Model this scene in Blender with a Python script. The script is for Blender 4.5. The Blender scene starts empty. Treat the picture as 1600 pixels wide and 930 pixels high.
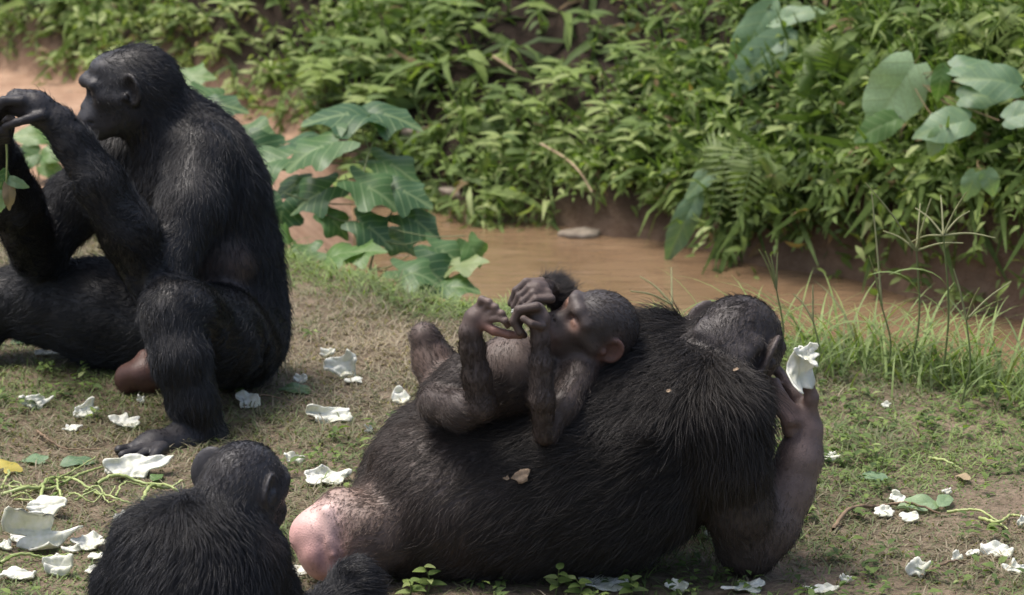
import bpy, math, random
import numpy as np
from mathutils import Vector, Matrix
R = math.radians
scene = bpy.context.scene
COL = scene.collection

# ------------------------------------------------------------------ camera, sky, sun, exposure
CAM_Y, CAM_Z, PITCH, FPX = -9.0, 2.24, R(14.0), 5840.0       # FPX: focal length in pixels of a 1600 wide picture
cam_data = bpy.data.cameras.new('camera')
cam = bpy.data.objects.new('camera', cam_data)
COL.objects.link(cam)
cam.location = (0, CAM_Y, CAM_Z)
cam.rotation_euler = (R(90) - PITCH, 0, 0)
cam_data.sensor_width = 36.0
cam_data.lens = 36.0 * FPX / 1600.0
cam_data.clip_start = 0.1
cam_data.clip_end = 500
cam_data.dof.use_dof = True
cam_data.dof.focus_distance = 7.35
cam_data.dof.aperture_fstop = 6.3
scene.camera = cam

SUN_EL, SUN_AZ = 70.0, 165.0        # elevation; azimuth measured from +X towards +Y (the sun stands high to the left)
world = bpy.data.worlds.new('World')
scene.world = world
world.use_nodes = True
wn = world.node_tree.nodes
bg = wn['Background']
sky = wn.new('ShaderNodeTexSky')
sky.sky_type = 'NISHITA'
sky.sun_disc = False
sky.sun_elevation = R(SUN_EL)
sky.sun_rotation = R(90 - SUN_AZ)
sky.air_density = 1.0
sky.dust_density = 5.0
sky.ozone_density = 0.6
world.node_tree.links.new(sky.outputs[0], bg.inputs[0])
bg.inputs[1].default_value = 0.12
sun_data = bpy.data.lights.new('sun', 'SUN')
sun_data.energy = 2.0
sun_data.angle = R(22)
sun_data.color = (1.0, 0.965, 0.91)
sun = bpy.data.objects.new('sun', sun_data)
COL.objects.link(sun)
_sd = Vector((math.cos(R(SUN_EL)) * math.cos(R(SUN_AZ)), math.cos(R(SUN_EL)) * math.sin(R(SUN_AZ)), math.sin(R(SUN_EL))))
sun.rotation_euler = _sd.to_track_quat('Z', 'Y').to_euler()
sun.location = (0, 0, 8)
scene.view_settings.view_transform = 'Standard'
scene.view_settings.look = 'None'
scene.view_settings.exposure = 0.85
scene.view_settings.gamma = 1.0
scene.view_settings.use_curve_mapping = False

# ------------------------------------------------------------------ helpers
_cp, _sp = math.cos(PITCH), math.sin(PITCH)
def at(px, py, Y):
    """the point of the plane y = Y that the photograph shows at pixel px, py"""
    u, v = (px - 800.0) / FPX, (465.0 - py) / FPX
    d = (u, _cp + v * _sp, -_sp + v * _cp)
    t = (Y - CAM_Y) / d[1]
    return np.array([d[0] * t, Y, CAM_Z + d[2] * t])
def on_ground(px, py, z=0.0):
    u, v = (px - 800.0) / FPX, (465.0 - py) / FPX
    d = (u, _cp + v * _sp, -_sp + v * _cp)
    t = (z - CAM_Z) / d[2]
    return np.array([d[0] * t, CAM_Y + d[1] * t, z])
def scale_at(Y, z=0.1):
    return FPX / ((Y - CAM_Y) * _cp + (CAM_Z - z) * _sp)
def unit(v):
    v = np.asarray(v, float)
    return v / (np.linalg.norm(v) + 1e-12)

def tag(o, label=None, cat=None, group=None, kind=None):
    if label: o['label'] = label
    if cat: o['category'] = cat
    if group: o['group'] = group
    if kind: o['kind'] = kind
    return o
def link(name, data, parent=None, loc=None):
    o = bpy.data.objects.new(name, data)
    COL.objects.link(o)
    if parent is not None: o.parent = parent
    if loc is not None: o.location = loc
    return o
def mesh_np(name, V, F, mat=None, smooth=True, attrs=None):
    """V (n,3), F (m,k) all faces with k corners; attrs: dict name -> (n,) or (n,3)"""
    V = np.asarray(V, np.float32); F = np.asarray(F, np.int32)
    me = bpy.data.meshes.new(name)
    me.vertices.add(len(V)); me.vertices.foreach_set('co', V.ravel())
    k = F.shape[1]
    me.loops.add(F.size); me.loops.foreach_set('vertex_index', F.ravel())
    me.polygons.add(len(F))
    me.polygons.foreach_set('loop_start', np.arange(0, F.size, k, dtype=np.int32))
    me.polygons.foreach_set('loop_total', np.full(len(F), k, np.int32))
    if smooth: me.polygons.foreach_set('use_smooth', np.ones(len(F), bool))
    me.update(calc_edges=True)
    for an, a in (attrs or {}).items():
        a = np.asarray(a, np.float32)
        if a.ndim == 1:
            me.attributes.new(an, 'FLOAT', 'POINT').data.foreach_set('value', a)
        else:
            c = np.ones((len(a), 4), np.float32); c[:, :3] = a
            me.attributes.new(an, 'FLOAT_COLOR', 'POINT').data.foreach_set('color', c.ravel())
    if mat: me.materials.append(mat)
    return me

class NB:
    """small node-tree builder"""
    def __init__(s, name):
        s.m = bpy.data.materials.new(name); s.m.use_nodes = True
        s.t = s.m.node_tree; s.bsdf = s.t.nodes['Principled BSDF']; s.out = s.t.nodes['Material Output']
    def n(s, kind, **kw):
        nd = s.t.nodes.new(kind)
        for k, v in kw.items(): setattr(nd, k, v)
        return nd
    def l(s, a, b): s.t.links.new(a, b)
    def put(s, sock, v):
        if hasattr(v, 'is_linked') or hasattr(v, 'links'): s.l(v, sock)
        else: sock.default_value = v
    def coord(s, kind='Object'): return s.n('ShaderNodeTexCoord').outputs[kind]
    def noise(s, vec, scale, detail=4, rough=0.55, dist=0.0):
        nd = s.n('ShaderNodeTexNoise'); s.l(vec, nd.inputs['Vector'])
        nd.inputs['Scale'].default_value = scale; nd.inputs['Detail'].default_value = detail
        nd.inputs['Roughness'].default_value = rough; nd.inputs['Distortion'].default_value = dist
        return nd.outputs['Fac']
    def ramp(s, fac, stops):
        nd = s.n('ShaderNodeValToRGB'); s.l(fac, nd.inputs[0])
        e = nd.color_ramp.elements
        while len(e) < len(stops): e.new(0.5)
        for i, (p, c) in enumerate(stops):
            e[i].position = p; e[i].color = tuple(c) + (1,) if not np.isscalar(c) else (c, c, c, 1)
        return nd.outputs[0]
    def mix(s, fac, a, b, mode='MIX'):
        nd = s.n('ShaderNodeMix', data_type='RGBA', blend_type=mode)
        for sock, v in ((nd.inputs[0], fac), (nd.inputs[6], a), (nd.inputs[7], b)):
            if isinstance(v, (tuple, list)): sock.default_value = tuple(v) + (1,) if len(v) == 3 else v
            elif isinstance(v, (int, float)): sock.default_value = v
            else: s.l(v, sock)
        return nd.outputs[2]
    def math(s, op, a, b=0.0):
        nd = s.n('ShaderNodeMath', operation=op)
        s.put(nd.inputs[0], a); s.put(nd.inputs[1], b)
        return nd.outputs[0]
    def attr(s, name, out='Fac'):
        return s.n('ShaderNodeAttribute', attribute_name=name).outputs[out]
    def bump(s, h, strength, dist=0.01):
        nd = s.n('ShaderNodeBump'); s.l(h, nd.inputs['Height'])
        nd.inputs['Strength'].default_value = strength; nd.inputs['Distance'].default_value = dist
        s.l(nd.outputs[0], s.bsdf.inputs['Normal'])
    def set(s, **kw):
        names = dict(color='Base Color', rough='Roughness', spec='Specular IOR Level', sheen='Sheen Weight', trans='Transmission Weight',
                     sss='Subsurface Weight', coat='Coat Weight', ior='IOR')
        for k, v in kw.items():
            sock = s.bsdf.inputs[names[k]]
            if isinstance(v, (tuple, list)): sock.default_value = tuple(v) + (1,) if len(v) == 3 else v
            elif isinstance(v, (int, float)): sock.default_value = v
            else: s.l(v, sock)
        return s
# ------------------------------------------------------------------ sculpting: smooth unions of tapered limbs and ellipsoids, meshed with surface nets
def smin(a, b, k):
    if k <= 0: return np.minimum(a, b)
    h = np.maximum(k - np.abs(a - b), 0.0) / k
    return np.minimum(a, b) - h * h * k * 0.25
def d_cone(P, a, b, ra, rb):
    ba = b - a; L2 = float(ba @ ba) + 1e-12
    t = np.clip(((P - a) @ ba) / L2, 0, 1)
    q = P - a - t[..., None] * ba
    return np.sqrt((q * q).sum(-1)) - (ra + (rb - ra) * t)
def d_ell(P, c, M, r):
    q = (P - c) @ M.T
    k0 = np.sqrt(((q / r) ** 2).sum(-1)); k1 = np.sqrt(((q / (r * r)) ** 2).sum(-1)) + 1e-9
    return k0 * (k0 - 1.0) / k1

class Sculpt:
    def __init__(s): s.ops = []
    def cone(s, a, b, ra, rb, k=0.03, sub=False, col=(0.02, 0.018, 0.017), fur=0.02, dens=1.0, comb=None, lift=0.25):
        a = np.asarray(a, float); b = np.asarray(b, float)
        lo = np.minimum(a - ra, b - rb); hi = np.maximum(a + ra, b + rb)
        s.ops.append(dict(t='c', p=(a, b, ra, rb), k=k, sub=sub, lo=lo, hi=hi, col=col, fur=fur, dens=dens, lift=lift,
                          comb=unit(b - a) if comb is None else unit(comb)))
    def ell(s, c, r, axes=None, k=0.03, sub=False, col=(0.02, 0.018, 0.017), fur=0.02, dens=1.0, comb=(0, 0, -1), lift=0.25):
        c = np.asarray(c, float); r = np.asarray(r, float) * np.ones(3)
        M = np.eye(3) if axes is None else np.array([unit(x) for x in axes])
        e = np.abs(M.T) @ r
        s.ops.append(dict(t='e', p=(c, M, r), k=k, sub=sub, lo=c - e, hi=c + e, col=col, fur=fur, dens=dens, lift=lift, comb=unit(comb)))
    def chain(s, pts, k=0.03, **kw):
        """pts: list of (point, radius)"""
        for (a, ra), (b, rb) in zip(pts[:-1], pts[1:]): s.cone(a, b, ra, rb, k=k, **kw)
    @staticmethod
    def dist(o, P):
        return d_cone(P, *o['p']) if o['t'] == 'c' else d_ell(P, *o['p'])
    def mesh(s, vox):
        lo = np.min([o['lo'] for o in s.ops if not o['sub']], 0) - 4 * vox
        hi = np.max([o['hi'] for o in s.ops if not o['sub']], 0) + 4 * vox
        n = np.ceil((hi - lo) / vox).astype(int) + 1
        ax = [(lo[i] + vox * np.arange(n[i])).astype(np.float32) for i in range(3)]
        D = np.full(n, 0.5, np.float32)
        for o in s.ops:
            m = o['k'] + 3.5 * vox
            i0 = np.maximum(((o['lo'] - m - lo) / vox).astype(int), 0); i1 = np.minimum(((o['hi'] + m - lo) / vox).astype(int) + 2, n)
            if (i1 <= i0).any(): continue
            sl = tuple(slice(a, b) for a, b in zip(i0, i1))
            P = np.stack(np.meshgrid(*[ax[i][sl[i]] for i in range(3)], indexing='ij'), -1)
            d = s.dist(o, P).astype(np.float32)
            D[sl] = -smin(-D[sl], d, o['k']) if o['sub'] else smin(D[sl], d, o['k'])
        return surface_nets(D, lo, vox)
    def attributes(s, V, soft=0.010):
        W = 0; acc = 0
        for o in s.ops:
            if o['sub']: continue
            d = s.dist(o, V)
            w = np.exp(-np.clip(d, -0.03, 0.12) / soft)[:, None]
            a = np.concatenate([np.asarray(o['col'], float), [o['fur'], o['dens'], o['lift']], o['comb']])[None]
            acc = acc + w * a; W = W + w
        acc = acc / W
        return acc[:, :3], acc[:, 3], acc[:, 4], acc[:, 5], acc[:, 6:9]

def surface_nets(D, lo, vox):
    S = D < 0
    nx, ny, nz = D.shape
    c = np.zeros((nx - 1, ny - 1, nz - 1), np.int8)
    for i in (0, 1):
        for j in (0, 1):
            for k in (0, 1):
                c += S[i:nx - 1 + i, j:ny - 1 + j, k:nz - 1 + k]
    act = np.argwhere((c > 0) & (c < 8))
    idx = np.full(c.shape, -1, np.int32)
    idx[tuple(act.T)] = np.arange(len(act))
    acc = np.zeros((len(act), 3)); cnt = np.zeros(len(act))
    corners = [(i, j, k) for i in (0, 1) for j in (0, 1) for k in (0, 1)]
    for a in corners:
        for axis in range(3):
            if a[axis]: continue
            b = list(a); b[axis] = 1
            da = D[act[:, 0] + a[0], act[:, 1] + a[1], act[:, 2] + a[2]]
            db = D[act[:, 0] + b[0], act[:, 1] + b[1], act[:, 2] + b[2]]
            x = (da < 0) != (db < 0)
            t = np.where(x, da / np.where(x, da - db, 1), 0)
            p = np.tile(np.array(a, float), (len(act), 1)); p[:, axis] = t
            acc[x] += p[x]; cnt[x] += 1
    V = (act + acc / cnt[:, None]) * vox + lo
    quads = []
    for axis in range(3):
        sl0 = [slice(None)] * 3; sl1 = [slice(None)] * 3
        sl0[axis] = slice(0, -1); sl1[axis] = slice(1, None)
        ch = S[tuple(sl0)] != S[tuple(sl1)]
        e = np.argwhere(ch)
        u, v = [(1, 2), (2, 0), (0, 1)][axis]
        ok = (e[:, u] > 0) & (e[:, v] > 0) & (e[:, u] < D.shape[u] - 1) & (e[:, v] < D.shape[v] - 1)
        e = e[ok]
        def cell(du, dv):
            q = e.copy(); q[:, u] -= du; q[:, v] -= dv
            return idx[tuple(q.T)]
        q = np.stack([cell(1, 1), cell(0, 1), cell(0, 0), cell(1, 0)], 1)
        flip = ~S[tuple(e.T)]
        q[flip] = q[flip][:, ::-1]
        quads.append(q)
    F = np.concatenate(quads)
    # one light smoothing pass to take the grid's facets away
    for f in (0.5, -0.35, 0.5, -0.35):
        A = np.zeros_like(V); N = np.zeros(len(V))
        for i in range(4):
            np.add.at(A, F[:, i], V[F[:, (i + 1) % 4]]); np.add.at(N, F[:, i], 1)
        V = V + f * (A / np.maximum(N, 1)[:, None] - V)
    return V, F
def vert_normals(V, F):
    n = np.cross(V[F[:, 2]] - V[F[:, 0]], V[F[:, 3]] - V[F[:, 1]])
    N = np.zeros_like(V)
    for i in range(4): np.add.at(N, F[:, i], n)
    return N / (np.linalg.norm(N, axis=1, keepdims=True) + 1e-12)

def wave_noise(P, freq, seed):
    """smooth vector noise: a few random plane waves"""
    r = np.random.default_rng(seed); out = np.zeros((len(P), 3))
    for i in range(7):
        k = r.normal(size=3); k = k / np.linalg.norm(k) * freq * r.uniform(0.5, 1.6)
        out += np.sin(P @ k + r.uniform(0, 6.28))[:, None] * r.normal(size=3)
    return out / 3.0

def grow_fur(V, F, attrs, count, seed, mat, parent, gravity=0.25, radius=0.0007, rough=0.3, clump=0.35, cell=0.014, npts=5):
    rng = np.random.default_rng(seed)
    col, length, dens, lift, comb = attrs
    N = vert_normals(V, F)
    area = np.linalg.norm(np.cross(V[F[:, 2]] - V[F[:, 0]], V[F[:, 3]] - V[F[:, 1]]), axis=1) * 0.5
    w = area * dens[F].mean(1)
    fi = rng.choice(len(F), count, p=w / w.sum())
    a, b = rng.random(count), rng.random(count)
    wt = np.stack([(1 - a) * (1 - b), a * (1 - b), a * b, (1 - a) * b], 1)[..., None]
    g = lambda X: (X[F[fi]] * (wt if X.ndim == 2 else wt[..., 0])).sum(1)
    p = g(V); n = g(N); n /= np.linalg.norm(n, axis=1, keepdims=True)
    t = g(comb); L = g(length); lf = g(lift)
    t = t + gravity * np.array([0, 0, -1.0]) + wave_noise(p, 28, seed) * 0.28 + wave_noise(p, 90, seed + 5) * rough * 0.8
    t = t - (t * n).sum(1, keepdims=True) * n
    t /= np.linalg.norm(t, axis=1, keepdims=True) + 1e-9
    t = t + rng.normal(size=t.shape) * rough * 0.55
    t = t - (t * n).sum(1, keepdims=True) * n
    t /= np.linalg.norm(t, axis=1, keepdims=True) + 1e-9
    L = L * rng.uniform(0.5, 1.15, count)
    stray = rng.random(count) < 0.16
    L = np.where(stray, L * rng.uniform(1.0, 1.5, count), L)
    lf = lf * rng.uniform(0.5, 1.5, count); lf = np.where(stray, lf * 2.0 + .1, lf)
    # neighbouring hairs lean together
    key = np.floor((p + wave_noise(p, 60, seed + 9) * 0.004) / cell).astype(np.int64)
    key -= key.min(0)
    h = (key[:, 0] * 4096 + key[:, 1]) * 4096 + key[:, 2]
    _, inv = np.unique(h, return_inverse=True)
    m = np.bincount(inv)
    tip = p + L[:, None] * (t + lf[:, None] * n)
    cen = np.stack([np.bincount(inv, tip[:, i]) / m for i in range(3)], 1)[inv]
    pull = np.clip(L / 0.03, 0, 1) * clump * rng.uniform(0.3, 1.0, count)
    s = np.linspace(0, 1, npts)
    pts = np.zeros((count, npts, 3), np.float32)
    for i, q in enumerate(s):
        x = p + L[:, None] * (t * q + n * (lf[:, None] * (q * 1.5 - 0.6 * q * q)))
        x[:, 2] -= gravity * L * q * q * 0.22
        x = x + (cen - tip) * (pull * q ** 1.5)[:, None]
        pts[:, i] = x
    pts[:, 0] -= n * 0.001
    hc = bpy.data.hair_curves.new('fur')
    hc.add_curves([npts] * count)
    hc.points.foreach_set('position', pts.ravel())
    rad = radius * np.linspace(1.0, 0.25, npts)[None] * rng.uniform(0.7, 1.2, count)[:, None]
    hc.points.foreach_set('radius', rad.astype(np.float32).ravel())
    tone = hc.attributes.new('tone', 'FLOAT', 'CURVE')
    tone.data.foreach_set('value', (rng.random(count)).astype(np.float32))
    lum = g(col).mean(1)
    tint = hc.attributes.new('tint', 'FLOAT', 'CURVE')
    tint.data.foreach_set('value', np.clip((lum - 0.03) / 0.14, 0, 1).astype(np.float32))
    hc.materials.append(mat)
    o = link('fur', hc, parent)
    return o

# ------------------------------------------------------------------ ape materials
def fur_material(name, dark, light, rough=0.42):
    b = NB(name)
    c = b.ramp(b.attr('tone'), [(0.0, dark), (0.7, tuple((np.array(dark) + np.array(light)) / 2)), (1.0, light)])
    c = b.mix(b.attr('tint'), c, (0.15, 0.108, 0.085))
    b.set(color=c, rough=rough, spec=0.35)
    return b.m
def skin_material(name, rough=0.5, wrinkle=0.5, scale=1.0):
    b = NB(name)
    co = b.coord()
    c = b.attr('skin', 'Color')
    n1 = b.noise(co, 28 * scale, 5, 0.6)
    n2 = b.noise(co, 140 * scale, 4, 0.6, 0.8)
    c = b.mix(0.55, c, b.ramp(n1, [(0.25, 0.45), (0.75, 1.35)]), 'MULTIPLY')
    vor = b.n('ShaderNodeTexVoronoi', feature='DISTANCE_TO_EDGE'); b.l(co, vor.inputs['Vector']); vor.inputs['Scale'].default_value = 210 * scale
    h = b.math('ADD', b.math('MULTIPLY', n2, 0.7), b.math('MINIMUM', b.math('MULTIPLY', vor.outputs['Distance'], 2.0), 0.5))
    b.set(color=c, rough=b.ramp(n2, [(0.3, rough - 0.08), (0.7, rough + 0.15)]), spec=0.4)
    b.bump(h, wrinkle * 0.45, 0.002)
    return b.m
EYE = NB('ape_eye').set(color=(0.03, 0.014, 0.008), rough=0.12, spec=0.6).m
NAIL = NB('ape_nail').set(color=(0.035, 0.028, 0.025), rough=0.35).m

def frame_of(fwd, up):
    F = unit(fwd); U = np.asarray(up, float); U = unit(U - (U @ F) * F); L = np.cross(U, F)
    return F, L, U

def ape_head(B, c, fwd, up, s, skin, fur_col, muzzle=1.0, fur=0.012, lid=None, crown_dens=0.7, ear=1.0, ear_flare=0.65, lip=None, inner=None, brow=0.0, ear_right=None, flare_right=None):
    F, L, U = frame_of(fwd, up)
    A = (F, L, U)
    P = lambda f, l, u: c + s * (f * F + l * L + u * U)
    bare = dict(col=skin, fur=0.004, dens=0.0)
    hairy = dict(col=fur_col, fur=fur, dens=crown_dens, comb=-F - 0.4 * U, lift=0.2)
    B.ell(P(-0.005, 0, 0.004), np.array([0.088, 0.071, 0.074]) * s, A, k=0.02 * s, **hairy)
    B.ell(P(-0.03, 0, -0.025), np.array([0.064, 0.062, 0.056]) * s, A, k=0.03 * s, **hairy)
    for q in (-1, 1):
        B.cone(P(0.066 + brow * .6, 0.046 * q, 0.012 + brow * .3), P(0.083 + brow, 0.018 * q, 0.018 + brow * .4), 0.012 * s, 0.0125 * s, k=0.014 * s, **bare)
        B.cone(P(0.058, 0.042 * q, -0.014), P(0.02, 0.060 * q, -0.022), 0.017 * s, 0.016 * s, k=0.02 * s, **bare)
        B.cone(P(-0.002, 0.050 * q, -0.055), P(0.072 + 0.012 * muzzle, 0.018 * q, -0.088), 0.023 * s, 0.017 * s, k=0.03 * s, **bare)
    B.cone(P(0.083 + brow, 0.018, 0.018 + brow * .4), P(0.083 + brow, -0.018, 0.018 + brow * .4), 0.0125 * s, 0.0125 * s, k=0.012 * s, **bare)
    B.ell(P(0.052, 0, -0.022), np.array([0.036, 0.050, 0.050]) * s, A, k=0.02 * s, **bare)
    B.ell(P(0.06 + 0.03 * muzzle, 0, -0.060), np.array([0.024 + 0.016 * muzzle, 0.041, 0.034]) * s, A, k=0.024 * s, **bare)
    B.ell(P(0.02, 0, -0.062), np.array([0.055, 0.044, 0.034]) * s, A, k=0.03 * s, col=fur_col, fur=fur, dens=0.3, comb=-F - U)
    nx = 0.075 + 0.032 * muzzle
    B.ell(P(nx - 0.002, 0, -0.034), np.array([0.014, 0.017, 0.010]) * s, A, k=0.012 * s, **bare)
    B.cone(P(0.088, 0, 0.005), P(nx - 0.008, 0, -0.026), 0.009 * s, 0.009 * s, k=0.014 * s, **bare)
    lipc = lip or skin
    mx = 0.084 + 0.042 * muzzle
    for q in (-1, 1):
        B.cone(P(mx - 0.004, 0.004 * q, -0.058), P(mx - 0.02, 0.030 * q, -0.060), 0.008 * s, 0.008 * s, k=0.01 * s, col=lipc, fur=0.003, dens=0.0)
        B.cone(P(mx - 0.006, 0.004 * q, -0.077), P(mx - 0.022, 0.028 * q, -0.074), 0.008 * s, 0.008 * s, k=0.01 * s, col=lipc, fur=0.003, dens=0.0)
        B.ell(P(0.086, 0.029 * q, -0.004), np.array([0.014, 0.013, 0.0115]) * s, A, k=0.010 * s, sub=True)
        B.ell(P(0.0750, 0.029 * q, -0.005), np.array([0.0125, 0.0150, 0.0105]) * s, A, k=0.006 * s, col=lid or skin, fur=0.003, dens=0.0)
        for (l0, f0), (l1, f1) in (((.017, .0845), (.0235, .0878)), ((.0235, .0878), (.0325, .0872)), ((.0325, .0872), (.041, .0815))):
            B.cone(P(f0, l0 * q, -0.0085), P(f1, l1 * q, -0.0085), 0.0017 * s, 0.0017 * s, k=0.002 * s, sub=True)
        B.ell(P(nx + 0.011, 0.0075 * q, -0.038), np.array([0.006, 0.005, 0.0035]) * s, A, k=0.004 * s, sub=True)
        B.cone(P(mx + 0.002, 0, -0.0675), P(mx - 0.012, 0.026 * q, -0.0668), 0.0034 * s, 0.0034 * s, k=0.005 * s, sub=True)
        B.cone(P(mx - 0.012, 0.026 * q, -0.0668), P(mx - 0.035, 0.040 * q, -0.062), 0.0028 * s, 0.0024 * s, k=0.005 * s, sub=True)
        # ear: a cupped disc that stands off the skull
        ear_, fl_ = (ear, ear_flare) if q > 0 else (ear_right or ear, flare_right or ear_flare)
        th = fl_ * 1.4
        e1 = unit(q * L * math.sin(th) - F * math.cos(th)); nrm = unit(q * L * math.cos(th) + F * math.sin(th))
        e2 = unit(U - (U @ nrm) * nrm + 0.15 * e1)
        ec = P(0.002, 0.068 * q, 0.0) + e1 * 0.019 * s * ear_
        er = s * ear_
        B.ell(ec, np.array([0.025, 0.033, 0.0085]) * er, (e1, e2, nrm), k=0.008 * s, col=inner or skin, fur=0.004, dens=0.05)
        B.ell(ec + nrm * 0.0080 * er, np.array([0.0185, 0.0255, 0.0105]) * er, (e1, e2, nrm), k=0.006 * s, sub=True)
        B.ell(ec + nrm * 0.002 * er - e2 * 0.012 * er + F * 0.013 * er, np.array([0.006, 0.009, 0.006]) * er, (e1, e2, nrm), k=0.006 * s, col=inner or skin, fur=0.004, dens=0)
    return [P(0.0745, 0.029 * q, -0.0065) for q in (1, -1)], P

def digit(B, pts, r0, r1, k=0.0012, **kw):
    n = len(pts)
    rs = np.linspace(r0, r1, n)
    # slight swelling at the knuckles
    for i in range(n - 1):
        m = (pts[i] + pts[i + 1]) / 2
        B.cone(pts[i], m, rs[i] * 1.04, (rs[i] + rs[i + 1]) / 2 * 0.93, k=k if i else 0.006, **kw)
        B.cone(m, pts[i + 1], (rs[i] + rs[i + 1]) / 2 * 0.93, rs[i + 1] * 1.04, k=k, **kw)

def finish_ape(B, name, vox, skin_mat, fur_mat, hairs, seed, label, soft=0.010, eyes=(), eye_r=0.010, fur_kw=None):
    V, F = B.mesh(vox)
    at_ = B.attributes(V, soft)
    origin = np.array([V[:, 0].mean(), V[:, 1].mean(), V[:, 2].min()])
    V = V - origin
    me = mesh_np(name, V, F, skin_mat, True, dict(skin=at_[0]))
    o = link(name, me, None, origin)
    tag(o, label, 'bonobo')
    if hairs: tag(grow_fur(V, F, at_, hairs, seed, fur_mat, o, **(fur_kw or {})), kind='stuff')
    for e in eyes:
        bpy.ops.mesh.primitive_uv_sphere_add(segments=16, ring_count=10, radius=eye_r, location=tuple(e - origin))
        s = bpy.context.object; s.name = 'eye'; s.data.name = 'eye'; s.parent = o
        s.data.materials.append(EYE)
        for p in s.data.polygons: p.use_smooth = True
    return o
# ------------------------------------------------------------------ the land: trodden turf, a muddy stream, a steep overgrown bank
WATER_Z = -0.28
NEAR_X = [-40, -6, -3, -1.6, -.9, -.3, 0, .3, .6, .95, 1.25, 1.7, 2.4, 4, 40];  NEAR_Y = [5.5, 3.8, 2.2, 1.25, .75, .14, -.10, -.22, -.33, -.58, -.92, -1.35, -1.85, -2.5, -2.6]
FAR_X = [-40, -6, -4, -1.87, -.95, -.52, -.15, .38, .88, 1.36, 2.2, 4, 40];   FAR_Y = [7.5, 6.6, 5.4, 3.85, 3.0, 2.5, 1.95, 1.85, 1.25, .85, .3, -.8, -1.0]
def fnoise(x, y, f, seed=0):
    r = np.random.default_rng(1000 + seed); out = 0 * x
    for i in range(9):
        a = r.uniform(0, 6.283); k = f * r.uniform(.45, 1.7)
        out = out + np.sin((x * math.cos(a) + y * math.sin(a)) * k + r.uniform(0, 6.283))
    return out / 4.2
def sstep(a, b, x):
    t = np.clip((x - a) / (b - a), 0, 1); return t * t * (3 - 2 * t)
def near_edge(x): return np.interp(x, NEAR_X, NEAR_Y) + 0.05 * np.sin(x * 7.1) + 0.03 * np.sin(x * 17 + 1)
def far_edge(x): return np.interp(x, FAR_X, FAR_Y) + 0.06 * np.sin(x * 6.3 + 2) + 0.035 * np.sin(x * 15)
def height(x, y):
    x = np.asarray(x, float); y = np.asarray(y, float)
    base = 0.006 * fnoise(x, y, 9, 1) + 0.004 * fnoise(x, y, 31, 2)
    dn = y - near_edge(x); df = y - far_edge(x)
    sand = sstep(-.25, -.75, x)                                   # a sand bar lies dry on the left
    bed = -0.42 + sand * 0.30 + 0.012 * fnoise(x, y, 5, 3)
    z = base * (1 - sstep(-.1, .25, dn)) + bed * sstep(-0.05, 0.34, dn)
    d = np.maximum(df, 0)
    steep = 0.62 + 0.45 * sstep(.3, 1.3, x)
    rise = steep * d + 0.07 * fnoise(x, y, 6, 4) * sstep(0, .3, d) + 0.03 * fnoise(x, y, 17, 5) * sstep(0, .2, d)
    rise = rise + (0.07 + .09 * sstep(-.4, .15, x) + .16 * sstep(.75, 1.2, x)) * sstep(0.0, 0.14, d)
    rise = np.where(rise > 1.8, 1.8 + (rise - 1.8) * 0.12, rise)
    return np.where(df > 0, np.maximum(z, bed + 0.0) + rise + 0.04 * sstep(0, .1, d), z)
def axis(lo, hi, step, far_lo, far_hi):
    mid = np.arange(lo, hi, step)
    g = 1.25; a = []; p, s = lo, step
    while p > far_lo: s *= g; p -= s; a.append(p)
    b = []; p, s = mid[-1], step
    while p < far_hi: s *= g; p += s; b.append(p)
    return np.concatenate([a[::-1], mid, b])
gx, gy = axis(-2.6, 2.6, 0.028, -60, 60), axis(-3.4, 5.2, 0.028, -30, 90)
X, Y = np.meshgrid(gx, gy, indexing='ij')
Z = height(X, Y)
V = np.stack([X, Y, Z], -1).reshape(-1, 3)
ii = np.arange(len(gx) * len(gy)).reshape(len(gx), len(gy))
Fq = np.stack([ii[:-1, :-1], ii[1:, :-1], ii[1:, 1:], ii[:-1, 1:]], -1).reshape(-1, 4)
xf, yf = V[:, 0], V[:, 1]
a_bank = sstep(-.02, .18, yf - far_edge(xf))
a_sand = sstep(-.05, .15, yf - near_edge(xf)) * (1 - a_bank)
b = NB('soil')
co = b.coord()
n_big, n_mid, n_fine = b.noise(co, 2.2, 5, .6), b.noise(co, 14, 6, .65), b.noise(co, 90, 5, .7)
turf = b.ramp(n_mid, [(.3, (.080, .062, .042)), (.5, (.15, .118, .080)), (.62, (.215, .17, .122)), (.75, (.12, .115, .06))])
turf = b.mix(b.ramp(n_big, [(.42, 0.0), (.62, 0.8)]), turf, (.24, .18, .13))
turf = b.mix(.7, turf, b.ramp(n_fine, [(.3, .45), (.7, 1.35)]), 'MULTIPLY')
sand = b.mix(b.ramp(n_mid, [(.35, 0.0), (.65, 1.0)]), (.30, .185, .12), (.43, .285, .195))
shaded_loam = b.mix(b.ramp(n_mid, [(.3, 0.0), (.7, 1.0)]), (.014, .010, .007), (.046, .031, .022))  # brown bank soil, darkened further to stand in for the undercut's shade
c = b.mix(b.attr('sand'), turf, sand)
c = b.mix(b.attr('bank'), c, shaded_loam)
b.set(color=c, rough=.92, spec=.2)
b.bump(b.math('ADD', n_mid, b.math('MULTIPLY', n_fine, .6)), .7, .02)
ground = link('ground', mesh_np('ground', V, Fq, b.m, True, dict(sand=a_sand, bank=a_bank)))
tag(ground, kind='structure')
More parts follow.
